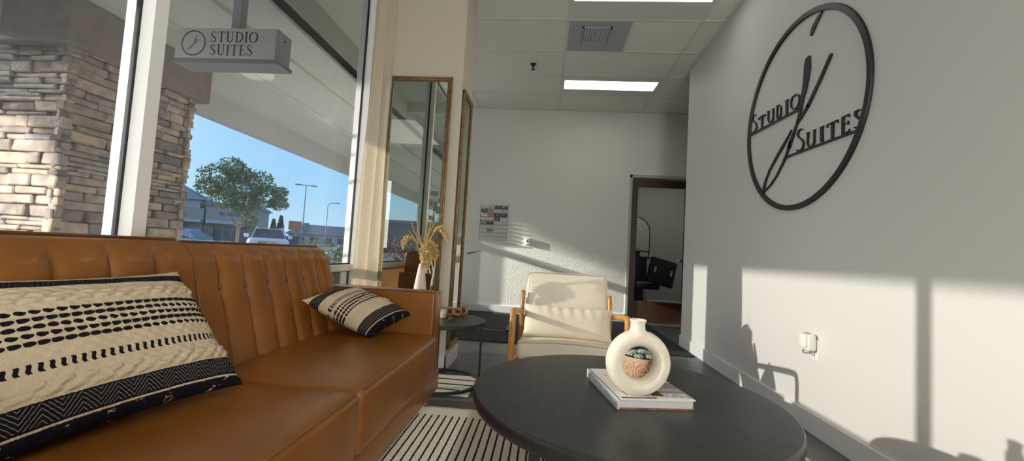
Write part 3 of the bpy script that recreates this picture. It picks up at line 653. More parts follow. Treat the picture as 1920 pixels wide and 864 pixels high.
for y0, y1 in ((SY0, SYM-.002), (SYM+.002, SY1)):
    def crown(p, y0=y0, y1=y1):
        u = (p.y-y0)/(y1-y0); v = (p.x+1.16)/.61
        k = max(0, 1-abs(2*u-1)**3)*max(0, 1-abs(2*min(1, max(0, v))-1)**3)
        return (p.x+(.006*sin(pi*min(1, max(0, (p.z-.225)/.21)))*(1-abs(2*u-1)**4) if p.x > -.6 else 0), p.y, p.z+(.016*k if p.z > .35 else 0)-.004*max(0, v))
    s_ = obj('seat_cushion', MB().rbox((-1.16, y0, .225), (-.553, y1, .437), .022, 4, 9, fn=crown), 'leather', t, smooth=True)
    L = [(-.560, y0+.014, .2), (-.560, y0+.012, .40), (-.566, y0+.014, .422)]+[(-.563, y0+.03+(y1-y0-.06)*q/10, .4275) for q in range(11)]+[(-.566, y1-.014, .422), (-.56, y1-.012, .40), (-.56, y1-.014, .24)]
    obj('piping', MB().tube(L[1:-1], .0045, 6), 'leather_pipe', s_, smooth=True)
obj('base', MB().rbox((-.625, .24, .112), (-.560, 2.335, .226), .008, 2, 1).box((-1.33, .26, .278), (-.60, 2.32, .30)), 'leather', t, smooth='auto')
for y0, y1 in ((SY1+.002, 2.345), (.23, SY0-.002)):
    a = obj('arm', MB().rbox((-1.352, y0, .19), (-.575, y1, .662), .016, 4, 3), 'leather', t, smooth='auto')
    for yy in (y0+.006, y1-.006):
        obj('piping', MB().tube([(-.5785, yy, .20), (-.5785, yy, .635), (-.582, yy, .648), (-.590, yy, .656), (-.602, yy, .6585), (-1.33, yy, .6585)], .0032, 6), 'leather_pipe', a, smooth=True)
for x, y in ((-.625, 2.318), (-.625, .26), (-1.30, 2.31), (-1.30, .26)):
    obj('leg', MB().lathe([(.013, .0145 if x > -1 else 0), (.021, .115 if x > -1 else .29)], (x, y, 0), 14), 'leg_wood', t, smooth='auto')

# ------------------------------------------------------------------ pillows
def pillow(name, label, TL, TR, BL, BR, thick, flip, nrm, n=150):
    TL, TR, BL, BR = map(Vector, (TL, TR, BL, BR)); Bd = pillow_bands(flip)
    nv = Vector(nrm).normalized()
    def base(u, v):
        pu = .035*(1-abs(2*v-1)**2)*(1 if True else 0); pv = .045*(1-abs(2*u-1)**2)
        uu = .5+(u-.5)*(1-2*pu*abs(2*u-1)**2); vv = .5+(v-.5)*(1-2*pv*abs(2*v-1)**2)
        return (BL.lerp(BR, uu)).lerp(TL.lerp(TR, uu), vv)
    def h(u, v):
        a = max(0, 1-abs(2*u-1)**2.6)*max(0, 1-abs(2*v-1)**2.6); return thick*a**.55
    def rel(u, v):
        r = 0.
        for i, b in enumerate(Bd['braids']):
            for s_ in (-1, 1):
                ph = u*13+(.5 if s_ > 0 else 0); f = ph % 1.; c = b+s_*.018+(f-.5)*.022
                d = abs(v-c)/.020
                if d < 1: r = max(r, .0075*sqrt(1-d*d)*(.45+.55*sin(pi*f)))
        for i, b in enumerate(Bd['dots']):
            f = (u*27+(.5 if i % 2 else 0)) % 1.-.5; d = (f/.42)**2+((v-b)/.017)**2
            if d < 1: r = max(r, .004*sqrt(1-d))
        if v < .075: r = max(r, .006*abs(sin(u*75+v*90))*abs(sin(v*42)))
        if .09 < v < .21: r = max(r, .0018*abs(sin(u*200)))
        if u < .012 or u > .988: r *= .2
        return r+.0012*sin(u*31)*sin(v*23)
    vs, fs, uvs = [], [], []
    m = n+1
    for side in (1, -1):
        for j in range(m):
            for i in range(m):
                u, v = i/n, j/n
                p = base(u, v)+nv*side*h(u, v)*(1 if side > 0 else .8)
                if side > 0: p = p+nv*rel(u, v)
                vs.append(p); uvs.append((u, v))
    o2 = m*m
    for j in range(n):
        for i in range(n):
            a = j*m+i; fs.append((a, a+1, a+m+1, a+m)); fs.append((o2+a, o2+a+m, o2+a+m+1, o2+a+1))
    me = bpy.data.meshes.new(name); me.from_pydata([tuple(p) for p in vs], [], fs); me.update()
    ul = me.uv_layers.new(name='UVMap')
    for lp in me.loops: ul.data[lp.index].uv = uvs[lp.vertex_index]
    import bmesh
    bm = bmesh.new(); bm.from_mesh(me); bmesh.ops.remove_doubles(bm, verts=[v for v in bm.verts if v.is_boundary], dist=1e-4); bmesh.ops.recalc_face_normals(bm, faces=bm.faces); bm.to_mesh(me); bm.free()
    me.polygons.foreach_set('use_smooth', [True]*len(me.polygons))
    me.materials.append(pillow_mat('woven_'+('b' if flip else 'a'), flip))
    o = bpy.data.objects.new(name, me); COL.objects.link(o)
    return tag(o, label, 'pillow', 'woven throw pillows on the sofa')
pillow('throw_pillow', 'large cream and black woven pillow leaning on the near half of the sofa', (-1.19, .63, .785), (-1.105, 1.165, .785), (-.985, .655, .455), (-.872, 1.18, .465), .075, False, (.82, .12, .52), 170)
pillow('throw_pillow', 'cream and black woven pillow tilted against the far sofa arm', (-1.09, 1.80, .632), (-1.055, 2.165, .652), (-.818, 1.955, .452), (-.69, 2.165, .540), .088, True, (.35, -.42, .80), 130)

# ================================================================== COFFEE TABLE AND WHAT STANDS ON IT
TC, TR_, TZ = (.278, 1.384), .484, .472
t = thing('coffee_table', 'round black wooden coffee table in front of the sofa', 'coffee table', (*TC, 0))
obj('tabletop', MB().lathe([(.02, -.045), (TR_-.014, -.045), (TR_-.004, -.038), (TR_, -.030), (TR_, -.006), (TR_-.005, 0), (.02, 0)], (*TC, TZ), 96), 'black_wood', t, smooth='auto')
for k in range(4):
    a = radians(38+90*k); x, y = TC[0]+.35*cos(a), TC[1]+.35*sin(a)
    obj('leg', MB().box((x-.016, y-.016, .014), (x+.016, y+.016, TZ-.045)), 'black_metal', t, bevel=.002)
mb = MB()
for k in range(2):
    a = radians(38+90*k); d = Vector((cos(a), sin(a), 0))*.37; cc = Vector((*TC, .385)); mb.box((-.35, -.012, -.012), (.35, .012, .012), T(TC[0], TC[1], TZ-.058) @ rot('Z', 38+90*k))
obj('cross_brace', mb, 'black_metal', t)
BK = Vector((.235, 1.224, TZ)); bw, bl, bh = .232, .305, .030; ang = 10.6
bm_ = T(*BK) @ rot('Z', ang)
t = thing('coffee_table_book', 'hardback picture book lying under the ring vase on the coffee table', 'book', tuple(BK))
obj('page_block', MB().box((.004, .004, .004), (bw-.005, bl-.005, bh-.004), bm_), 'paper', t)
obj('front_cover', MB().box((0, 0, bh-.0035), (bw, bl, bh), bm_), 'plastic', t)
obj('back_cover', MB().box((0, 0, 0), (bw, bl, .0035), bm_), 'book_back', t)
obj('spine', MB().box((-.004, 0, 0), (.003, bl, bh), bm_), 'book_spine', t)
for y0, y1, s_ in ((.03, .055, .004), (.11, .19, .004), (.225, .26, .005)): obj('spine_lettering', MB().box((-.0046, y0, bh*.38), (-.0039, y1, bh*.38+s_*1.6), bm_), 'plastic', t)

zt = bh
obj('cover_picture', MB().box((.012, .006, zt), (.118, .016, zt+.0006), bm_), 'book_dark', t)
obj('cover_picture', MB().box((.115, .03, zt), (.150, .10, zt+.0005), bm_), 'book_dark', t)
obj('cover_picture', MB().box((.152, .055, zt+.0001), (.230, .16, zt+.0007), bm_), 'book_mid', t)
obj('cover_picture', MB().box((.160, .18, zt), (.230, .225, zt+.0006), bm_), 'book_mid', t)
obj('cover_picture', MB().box((.160, .012, zt+.0002), (.229, .048, zt+.0009), bm_), 'book_light', t)
mb = MB()
for q in range(5): mb.box((.035+.022*q, .028, zt), (.0362+.022*q, .085, zt+.0006), bm_ @ T(0, 0, 0))
mb.box((.03, .060, zt), (.14, .0615, zt+.0006), bm_)
obj('cover_lines', mb, 'book_dark', t)
obj('cover_title', MB().box((.03, .225, zt), (.075, .2275, zt+.0006), bm_), 'book_dark', t)

VC = Vector((.2966, 1.281, 0)); VZ = TZ+bh+.001
t = thing('ring_vase', 'speckled cream ring-shaped vase standing on the book', 'vase', (VC.x, VC.y, VZ))
Rm, n1, n2 = .0725, 64, 20
def ring_pt(w, q):
    a, b = .0240, .029
    x = Rm+a*(abs(cos(q))**.85)*(1 if cos(q) >= 0 else -1); y = b*(abs(sin(q))**.85)*(1 if sin(q) >= 0 else -1)
    p = Vector((x*cos(w), y, x*sin(w)))
    p.z = max(p.z, -.0925); return p
cz = VZ+.0925
mt = T(VC.x, VC.y, cz) @ rot('Z', 8)
mb = MB(); vs = [mt @ ring_pt(2*pi*i/n1, 2*pi*j/n2) for i in range(n1) for j in range(n2)]
mb.add(vs, [(i*n2+j, ((i+1) % n1)*n2+j, ((i+1) % n1)*n2+(j+1) % n2, i*n2+(j+1) % n2) for i in range(n1) for j in range(n2)])
obj('ring_body', mb, 'ceramic', t, smooth=True)
obj('neck', MB().lathe([(.032, .081), (.0255, .091), (.022, .099), (.021, .108), (.021, .117), (.024, .1225), (.025, .1255), (.024, .1275), (.020, .126), (.018, .120), (.0175, .106)], (VC.x-.004, VC.y, cz), 28, caps=False), 'ceramic', t, smooth=True)
PC = (.338, 1.402); PZ = TZ+bh+.001
t = thing('succulent_pot', 'small round embossed terracotta pot of succulents behind the ring vase', 'potted plant', (*PC, PZ))
PR = [(.044, 0), (.052, .006), (.062, .040), (.068, .078), (.0695, .087), (.067, .089), (.063, .087), (.060, .074)]
pt = obj('pot', MB().lathe(PR, (*PC, PZ), 48), 'terracotta', t, smooth='auto')
def pp(a, z): r_ = .0525+.0165*min(1, z/.08)+.0008; return (PC[0]+r_*cos(a), PC[1]+r_*sin(a), PZ+z)
for side in range(8):
    a0 = radians(-104+45*side); mb = MB()
    for r_, h2 in ((.30, .030), (.17, .017)): mb.tube([pp(a0+r_*cos(2*pi*q/18), .044+h2*sin(2*pi*q/18)) for q in range(18)], .0014, 5, closed=True)
    for q in range(8): mb.tube([pp(a0+.05*cos(pi*q/4), .044+.005*sin(pi*q/4)), pp(a0+.14*cos(pi*q/4), .044+.014*sin(pi*q/4))], .0016, 5)
    mb.tube([pp(a0+.39, .012), pp(a0+.36, .044), pp(a0+.39, .076)], .0014, 5)
    obj('embossing', mb, 'terracotta', pt, smooth=True)
obj('soil', MB().lathe([(.001, 0), (.061, 0)], (*PC, PZ+.078), 24, caps=False), 'soil', t)
for q in range(7):
    a = 2*pi*q/6; rr = 0 if q == 6 else .036; cx, cy, cz_ = PC[0]+rr*cos(a), PC[1]+rr*sin(a), PZ+.080+(.010 if q == 6 else 0)
    mb = MB()
    for lay, (cnt, el, ln) in enumerate(((8, 20, .017), (6, 45, .015), (4, 70, .012))):
        for k in range(cnt):
            w = 2*pi*k/cnt+lay*.4; d = Vector((cos(w)*cos(radians(el)), sin(w)*cos(radians(el)), sin(radians(el))))
            mb.ell(Vector((cx, cy, cz_+.004))+d*ln*.6, (ln*.5, .0052, .0036), 6, 4, Matrix.Rotation(w, 3, 'Z') @ Matrix.Rotation(-radians(el), 3, 'Y'))
    obj('rosette', mb, 'succulent', t, smooth=True)

# ================================================================== LOUNGE CHAIR
CX = .168
t = thing('lounge_chair', 'cream canvas lounge chair with a golden wooden frame beyond the coffee table', 'armchair', (CX, 2.70, 0))
for s_, x in ((-1, CX-.335), (1, CX+.335)):
    pts = bez([(x+.004*s_, 2.44, 0), (x, 2.45, .30), (x, 2.45, .50)], 5)+bez([(x, 2.455, .52), (x, 2.455, .563), (x, 2.50, .553)], 6)+bez([(x-.004*s_, 2.56, .548), (x-.02*s_, 2.70, .53), (x-.03*s_, 2.90, .50)], 5)
    obj('arm', MB().tube(smooth_path(pts, 2), [.0185]*len(smooth_path(pts, 2)), 10), 'oak', t, smooth=True)
    obj('rear_leg', MB().tube(smooth_path([(x-.03*s_, 3.03, 0), (x-.03*s_, 2.93, .30), (x-.03*s_, 2.91, .50), (x-.032*s_, 2.955, .64)], 4), .015, 8), 'oak', t, smooth=True)
mb = MB().tube([(CX-.33, 2.46, .26), (CX+.33, 2.46, .26)], .016, 8).tube([(CX-.30, 2.93, .22), (CX+.30, 2.93, .22)], .016, 8)
for s_ in (-1, 1): mb.tube([(CX+.31*s_, 2.46, .26), (CX+.305*s_, 2.93, .22)], .015, 8)
obj('seat_frame', mb, 'oak', t, smooth=True)
mb = MB()
for q in range(4): mb.box((CX-.27, -.006, .42+.09*q), (CX+.27, .006, .46+.09*q), T(0, 2.935+.052*q, 0) @ T(0, 0, 0))
obj('back_slats', mb, 'oak', t)
def sc(p):
    u = (p.x-CX)/.305
    return (p.x, p.y, p.z+.016*(1-u*u)*(1 if p.z > .33 else .2)-.12*(p.y-2.43))
sq = obj('seat_cushion', MB().rbox((CX-.305, 2.435, .278), (CX+.305, 2.93, .392), .035, 4, 6, fn=sc), 'cream', t, smooth=True)
L = []
for z in (.30, .378):
    mb = MB().tube([(CX-.30, 2.50, z-.003)]+[(CX-.285+.57*q/8, 2.437+(.006 if q in (0, 8) else 0), z+.016*(1-(q/4-1)**2)) for q in range(9)]+[(CX+.30, 2.50, z-.003)], .004, 6)
    obj('piping', mb, 'cream_pipe', sq, smooth=True)
bt = math.degrees(math.atan2(.24, .42))
mtx = T(CX+.008, 2.835, .375) @ rot('X', -bt+2)
def bc(p):
    u = p.x/.29; v = p.z/.43
    return (p.x*(1-.005*v), p.y-.020*(1-u*u)*(1-(2*v-1)**2)*(1 if p.y < .05 else 0), p.z)
bq = obj('back_cushion', MB().rbox((-.292, 0, 0), (.292, .105, .462), .036, 4, 7, fn=bc, mat=mtx), 'cream', t, smooth=True)
loop = []
for (x, z) in [(-.268, .02), (-.272, .40), (-.264, .432), (-.240, .447), (0, .451), (.240, .447), (.264, .432), (.272, .40), (.268, .02)]: loop.append(mtx @ Vector((x, .006 if abs(x) > .2 else .003, z)))
obj('piping', MB().tube(smooth_path(loop, 5), .0042, 6), 'cream_pipe', bq, smooth=True)
def soft_pillow(name, W, Hh, Tk, mtx, mat, label, cat, wr=.004):
    n, m = 40, 24; mb = MB(); vs = []
    for side in (1, -1):
        for j in range(m+1):
            for i in range(n+1):
                u, v = 2*i/n-1, 2*j/m-1
                h = Tk*max(0, (1-abs(u)**4)*(1-abs(v)**3))**.5
                x = W/2*u*(1-.05*(1-v*v)*abs(u)**3); z = Hh/2*v*(1-.07*(1-u*u)*abs(v)**3)
                w = wr*sin(26*u+2*v)*max(0, v)*(1-u*u)
                vs.append(mtx @ Vector((x, -side*h-(w if side > 0 else 0), z)))
    k = (n+1)*(m+1); fs = []
    for j in range(m):
        for i in range(n):
            a = j*(n+1)+i; fs += [(a, a+1, a+n+2, a+n+1), (k+a, k+a+n+1, k+a+n+2, k+a+1)]
    mb.add(vs, fs); o = obj(name, mb, mat, smooth=True); return tag(o, label, cat)
soft_pillow('lumbar_pillow', .575, .215, .062, T(CX+.004, 2.715, .468) @ rot('X', -20) @ rot('Y', 1.0), 'cream', 'long cream lumbar pillow resting on the lounge chair seat', 'pillow', .005)

# ================================================================== SIDE TABLE AND WHAT STANDS ON IT
SC, SR, SZ = (-.650, 2.772), .275, .43
t = thing('side_table', 'small round black side table between the sofa and the mirror column', 'side table', (*SC, 0))
obj('tabletop', MB().lathe([(.02, -.026), (SR-.004, -.026), (SR, -.022), (SR, -.004), (SR-.004, 0), (.02, 0)], (*SC, SZ), 64), 'black_wood', t, smooth='auto')
obj('base_ring', MB().lathe([(SR-.028, .0105), (SR-.006, .0105), (SR-.006, .0255), (SR-.028, .0255), (SR-.028, .0105)], (*SC, 0), 64, caps=False), 'black_metal', t, smooth='auto')
for a in (18, 112, 215):
    a = radians(a); x, y = SC[0]+(SR-.018)*cos(a), SC[1]+(SR-.018)*sin(a)
    obj('leg', MB().box((-.011, -.007, .02), (.011, .007, SZ-.024), T(x, y, 0) @ Matrix.Rotation(a+pi/2, 4, 'Z')), 'black_metal', t)
BV = (-.855, 2.835); t = thing('bud_vase', 'tall cream bottle vase on the side table holding dried grass', 'vase', (*BV, SZ))
obj('vase_body', MB().lathe([(.034, 0), (.044, .006), (.049, .05), (.0495, .10), (.046, .16), (.039, .22), (.030, .28), (.022, .33), (.0175, .355), (.0155, .36), (.013, .35)], (*BV, SZ+.001), 40, caps=False, mod=lambda w, z: 1+.012*sin(24*w)), 'vase_white', t, smooth=True)
t = thing('dried_grass', 'dried golden plumes and blades in the tall cream vase', 'dried grass', (*BV, SZ+.36))
m0 = Vector((BV[0], BV[1], SZ+.33))
def plume(pts, rad, grains, gl):
    P = smooth_path(pts, 8); mb = MB().tube(P, [.0022]*len(P), 5)
    for g in range(grains):
        f = .42+.58*g/grains; i = min(int(f*(len(P)-1)), len(P)-2); p = P[i].lerp(P[i+1], random.random()); d = (P[i+1]-P[i]).normalized()
        o = Vector((random.gauss(0, 1), random.gauss(0, 1), random.gauss(0, .7)-.5)); o = o.normalized()*random.uniform(.15, 1)*rad*sin(pi*min(.95, (f-.36)/.66))
        q = (d*.7+o*25+Vector((0, 0, -.3))).normalized(); e = p+o
        mb.tube([e-q*gl, e, e+q*gl], [.0008, .0040, .0008], 4, caps=False)
    return obj('plume', mb, 'pampas', t, smooth=True)
def at(dx, dy, z): return (BV[0]+dx, BV[1]+dy, z)
plume([m0, at(-.02, -.01, .88), at(-.05, -.02, .945), at(-.10, -.03, .975), at(-.125, -.03, .94), at(-.13, -.03, .89)], .026, 260, .009)
plume([m0, at(.01, -.01, .88), at(.03, -.02, .92), at(.05, -.035, .88), at(.055, -.04, .83), at(.055, -.04, .76)], .036, 330, .010)
plume([m0, at(.02, .0, .88), at(.045, .01, .95), at(.075, .01, .92), at(.09, .01, .87), at(.095, .01, .82)], .034, 300, .010)
plume([m0, at(0, -.01, .86), at(.01, -.02, .93), at(.02, -.03, .90), at(.02, -.04, .84), at(.018, -.045, .77)], .036, 330, .010)
plume([m0, at(.03, 0, .90), at(.075, .0, 1.02), at(.115, -.01, 1.05), at(.155, -.02, 1.02), at(.185, -.025, .955)], .029, 320, .009)
def blade(pts, w):
    P = smooth_path(pts, 6); n = len(P); mb = MB()
    L = []; R_ = []
    for i, p in enumerate(P):
        ww = w*sin(pi*(.12+.86*i/(n-1)))+.0006; L.append(p+Vector((ww, ww*.3, 0))); R_.append(p-Vector((ww, ww*.3, 0)))
    mb.ribbon(L, R_, (0, .0008, 0)); return obj('blade', mb, 'stem', t, smooth='auto')
blade([m0, at(-.01, 0, .90), at(-.045, -.01, 1.05), at(-.055, -.01, 1.18)], .0045)
blade([m0, at(-.01, 0, .90), at(-.07, -.01, 1.02), at(-.095, -.01, 1.09)], .0040)
blade([m0, at(-.02, 0, .88), at(-.09, -.01, 1.00), at(-.14, -.02, 1.02)], .0036)
blade([m0, at(.01, 0, .92), at(.02, 0, 1.08), at(.035, 0, 1.20)], .0050)
blade([m0, at(.015, 0, .92), at(.04, 0, 1.06), at(.058, 0, 1.16)], .0038)
blade([m0, at(.02, 0, .92), at(.06, 0, 1.06), at(.13, -.01, 1.14), at(.155, -.01, 1.135)], .0042)
blade([m0, at(.02, 0, .9), at(.06, 0, 1.0), at(.115, 0, 1.075)], .0036)
# carved wooden chain
t = thing('wooden_chain', 'carved wooden chain-link ornament on the side table', 'ornament', (-.60, 2.93, SZ))
def link(c, R1, r, mtx, sq=1.35):
    P = [Vector(c)+(mtx @ Vector((R1*cos(2*pi*q/20)*sq, R1*sin(2*pi*q/20), 0))) for q in range(20)]
    obj('link', MB().tube(P, r, 8, closed=True), 'decor_wood', t, smooth=True)
link((-.648, 2.90, SZ+.034), .024, .0105, rot('Z', 20) @ rot('X', 85)); link((-.600, 2.925, SZ+.030), .024, .0105, rot('Z', 35) @ rot('X', 55)); link((-.555, 2.94, SZ+.036), .024, .0105, rot('Z', -40) @ rot('X', 80)); link((-.695, 2.89, SZ+.030), .024, .0105, rot('Z', -10) @ rot('X', 50))
t = thing('ribbed_candle', 'small cream ribbed candle beside the wooden chain', 'candle', (-.672, 2.795, SZ))
obj('wax', MB().lathe([(.019, 0)]+[(.0215+.0035*sin(q*pi/2), .004+.052*q/20) for q in range(21)]+[(.016, .060), (.002, .060)], (-.672, 2.795, SZ+.001), 24), 'candle', t, smooth=True)
obj('wick', MB().tube([(-.672, 2.795, SZ+.058), (-.671, 2.795, SZ+.07)], .0012, 5), 'dark_slot', t)
t = thing('tealight_dish', 'small glass tealight dish with a gold base beside the ribbed candle', 'candle holder', (-.607, 2.765, SZ))
obj('glass_cup', MB().lathe([(.012, .006), (.024, .010), (.028, .030), (.0265, .030), (.022, .012), (.010, .009)], (-.607, 2.765, SZ), 24, caps=False), 'clear', t, smooth=True)
obj('gold_base', MB().lathe([(.020, .0005), (.021, .003), (.014, .007)], (-.607, 2.765, SZ), 24), 'brass', t, smooth='auto')

# ================================================================== MIRRORS ON THE COLUMN
def tall_mirror(label, p0, ax, nrm, W, z0, z1):
    ax, nrm = Vector(ax), Vector(nrm); t = thing('wall_mirror', label, 'mirror', p0, 'bronze framed wall mirrors')
    def at2(u, z, d): return Vector(p0)+ax*u+nrm*d+Vector((0, 0, z-p0[2]))
    obj('backing', MB().prism([at2(.004, z0+.004, .0), at2(W-.004, z0+.004, .0), at2(W-.004, z1-.004, .0), at2(.004, z1-.004, .0)], nrm*.012), 'gasket', t)
    g = MB().add([at2(.03, z0+.03, .0135), at2(W-.03, z0+.03, .0135), at2(W-.03, z1-.03, .0135), at2(.03, z1-.03, .0135)], [(0, 1, 2, 3)])
    obj('mirror_glass', g, 'mirror', t)
    fr = None
    for i, (d, r) in enumerate(((.006, .0080), (.022, .0065), (.034, .0050))):
        q = [at2(d, z0+d, .018), at2(W-d, z0+d, .018), at2(W-d, z1-d, .018), at2(d, z1-d, .018)]; mb = MB()
        for k in range(4):
            a, b = q[k], q[(k+1) % 4]
            if i == 2:
                nn = max(2, int((b-a).length/.016))
                for w in range(nn): mb.ell(a.lerp(b, (w+.5)/nn), (.0065, .0065, .0065), 6, 4)
            else: mb.tube([a, b], r, 8); mb.ell(a, (r*1.35,)*3, 8, 6)
        obj('frame_moulding' if i < 2 else 'bead_row', mb, 'gold', t, smooth=True)
    obj('frame_band', MB().prism([at2(0, z0, .008), at2(W, z0, .008), at2(W, z0+.028, .008), at2(0, z0+.028, .008)], nrm*.006).prism([at2(0, z1-.028, .008), at2(W, z1-.028, .008), at2(W, z1, .008), at2(0, z1, .008)], nrm*.006).prism([at2(0, z0, .008), at2(.028, z0, .008), at2(.028, z1, .008), at2(0, z1, .008)], nrm*.006).prism([at2(W-.028, z0, .008), at2(W, z0, .008), at2(W, z1, .008), at2(W-.028, z1, .008)], nrm*.006), 'gold', t, recalc=True)
tall_mirror('wide bronze framed mirror on the column face behind the sofa', (-1.37, 3.06, .29), (1, 0, 0), (0, -1, 0), .595, .29, 2.225)
tall_mirror('narrow bronze framed mirror on the column side facing the room', (-.70, 3.085, .15), (0, 1, 0), (1, 0, 0), .32, .15, 2.15)

# ================================================================== CURTAIN
def cur(u, v):
    z = .015+v*3.05
    y0 = 2.80+(2.935-2.80)*v**1.2; x0 = -1.372+.01*v
    y = y0+(3.035-y0)*u+.010*sin(2*pi*2.6*u+1); x = x0+.125*u+(.028-.012*v)*sin(2*pi*2.7*u+1.2*sin(2.2*v))+.004*sin(9*v+7*u)
    return (min(-1.225, x), min(3.035, y), z)
t = thing('window_curtain', 'cream floor-length curtain gathered beside the mirror column', 'curtain', (-1.36, 2.95, 3.06))
obj('curtain_cloth', MB().grid(cur, 110, 40), 'curtain', t, smooth=True, recalc=False)
obj('curtain_rod', MB().tube([(-1.33, 2.70, 3.075), (-1.33, 3.055, 3.075)], .010, 10), 'gasket', t, smooth='auto')

# ================================================================== SALON ROOM BEYOND THE DOOR
t = thing('arched_mirror', 'tall arched mirror with a thin black frame in the room beyond the door', 'mirror', (1.86, 8.79, 1.0))
arc = [(2.17, 8.775, 1.0)]+[(1.86+.31*cos(pi*q/24), 8.775, 1.50+.31*sin(pi*q/24)) for q in range(25)]+[(1.55, 8.775, 1.0)]
obj('mirror_glass', MB().add(arc, [tuple(range(len(arc)))]), 'mirror', t); obj('frame', MB().tube(arc, .010, 8, closed=True), 'black_metal', t, smooth='auto')
t = thing('salon_counter', 'black counter shelf below the arched mirror', 'counter', (1.78, 8.62, .0))
obj('counter_top', box((1.45, 8.45, .94), (2.12, 8.775, .975)), 'black_wood', t); obj('cabinet', box((1.47, 8.47, .0), (2.06, 8.775, .94)), 'navy_vinyl', t, bevel=.004)
t = thing('picture_frame', 'small dark picture frame standing on the salon counter', 'picture frame', (2.03, 8.60, .975))
obj('frame', MB().box((1.93, 8.60, .975), (2.13, 8.62, .990)).box((1.93, 8.60, 1.095), (2.13, 8.62, 1.11)).box((1.93, 8.60, .975), (1.945, 8.62, 1.11)).box((2.115, 8.60, .975), (2.13, 8.62, 1.11)), 'black_metal', t, recalc=False)
obj('picture', box((1.945, 8.612, .99), (2.115, 8.616, 1.095)), 'salon_wall', t)
t = thing('spray_bottle', 'small black bottle beside the picture frame on the salon counter', 'bottle', (1.88, 8.58, .975))
obj('bottle_body', MB().lathe([(.028, 0), (.03, .01), (.03, .10), (.012, .12), (.012, .14)], (1.88, 8.58, .976), 14), 'black_metal', t, smooth='auto'); obj('pump', MB().tube([(1.88, 8.58, 1.11), (1.88, 8.58, 1.15), (1.91, 8.58, 1.15)], .006, 6), 'black_metal', t)
SX, SY = 1.93, 7.45; t = thing('salon_chair', 'black vinyl salon chair on a chrome pedestal beyond the door', 'salon chair', (SX, SY, 0))
mtx = T(SX+.09, SY-.05, .49) @ rot('Z', 20) @ rot('Y', 12)
obj('backrest', MB().rbox((-.26, -.04, 0), (.26, .05, .46), .03, 3, 2, mat=mtx), 'navy_vinyl', t, smooth='auto')
obj('seat', MB().rbox((SX-.33, SY-.02, .40), (SX+.12, SY+.46, .52), .03, 3, 2), 'navy_vinyl', t, smooth='auto')
obj('side_panel', MB().rbox((SX-.36, SY-.10, .42), (SX-.30, SY+.46, .90), .02, 3, 2, mat=T(0, 0, 0)), 'navy_vinyl', t, smooth='auto')
for q in (-.17, .16):
    obj('bracket', MB().box((q-.02, -.046, .20), (q+.02, -.041, .30), mtx), 'chrome', t)
mb = MB().lathe([(.03, .03), (.03, .22), (.045, .22), (.045, .40)], (SX-.10, SY+.10, 0), 18)
obj('pedestal', mb, 'chrome', t, smooth='auto'); obj('foot_plate', MB().lathe([(.26, 0), (.26, .012), (.05, .03)], (SX-.10, SY+.10, .001), 32), 'chrome', t, smooth='auto')
obj('pump_lever', MB().tube([(SX-.10, SY-.02, .16), (SX-.02, SY-.22, .20), (SX+.06, SY-.24, .20)], .010, 8), 'chrome', t, smooth='auto')
# ================================================================== OUTSIDE: walkway canopy, stone pier, blade sign
GZ = -.25
struct('floor_walkway', box((-6.9, -14, GZ-.1), (-1.524, 22, -.02)), 'walk')
o = struct('floor_parking', MB().add([(-260, -260, GZ), (40, -260, GZ), (40, 260, GZ), (-260, 260, GZ)], [(0, 1, 2, 3)]), 'asphalt')
SZ_ = 3.19
mb = MB().box((-5.62, -14, 2.80), (-5.45, 22, 4.2)); struct('trim_canopy_fascia', mb, 'fascia')
mb = MB().box((-5.45, -14, SZ_), (-2.73, 22, SZ_+.1)).box((-2.73, -14, 3.62), (-1.50, 22, 3.7)).box((-2.80, -14, SZ_), (-2.73, 22, 3.70))
struct('ceiling_canopy', mb, 'soffit_dark', recalc=False)
mb = MB().box((-3.33, -14, SZ_-.012), (-2.73, 22, SZ_)).box((-4.16, -14, SZ_-.006), (-3.37, 22, SZ_+.004))
for x in (-4.16, -3.33, -2.76): mb.box((x-.03, -14, SZ_-.05), (x+.03, 22, SZ_+.01))
for y in (-9, -5, -1.4, 2.6, 6.8, 11.): mb.box((-2.74, y-.05, 3.45), (-1.5, y+.05, 3.63))
struct('trim_canopy_boards', mb, 'soffit', recalc=False)
struct('wall_parapet', box((-1.60, -14, CZ+.02), (-1.42, 22, 4.2)), 'soffit')
struct('wall_storefront', MB().box((-1.6, 6.28, -.1), (-1.45, 22, 3.7)).box((-1.6, -14, -.1), (-1.45, -2.75, 3.7)), 'fascia', recalc=False)
PX0, PX1, PY0, PY1 = -6.2, -4.80, 3.62, 5.04
t = thing('stone_pillar', 'big stacked stone pillar outside the window at the left of the photo', 'pillar', (-5.5, 4.33, GZ))
obj('core', box((PX0+.03, PY0+.03, GZ), (PX1-.03, PY1-.03, 2.72)), 'mortar', t)
mb = MB(); rs = random.Random(3)
def stone_face(org, ax, nrm, W):
    z = GZ
    while z < 2.70:
        h_ = rs.choice([.045, .055, .065, .08, .095, .12]); u = -rs.uniform(0, .15)
        while u < W:
            l = rs.uniform(.14, .52); a, b = max(u, -.02), min(u+l-.008, W+.03)
            if b-a > .03:
                d = rs.uniform(.0, .055); P = []
                j = lambda: rs.uniform(-.009, .009)
                for dd in (-.05, d):
                    for (uu, zz) in ((a, z), (b, z), (b, z+h_-.008), (a, z+h_-.008)):
                        P.append(Vector(org)+Vector(ax)*(uu+j())+Vector(nrm)*(dd+(j() if dd > 0 else 0))+Vector((0, 0, zz+j()*.8)))
                mb.add(P, [(0, 3, 2, 1), (4, 5, 6, 7), (0, 1, 5, 4), (1, 2, 6, 5), (2, 3, 7, 6), (3, 0, 4, 7)])
            u += l
        z += h_
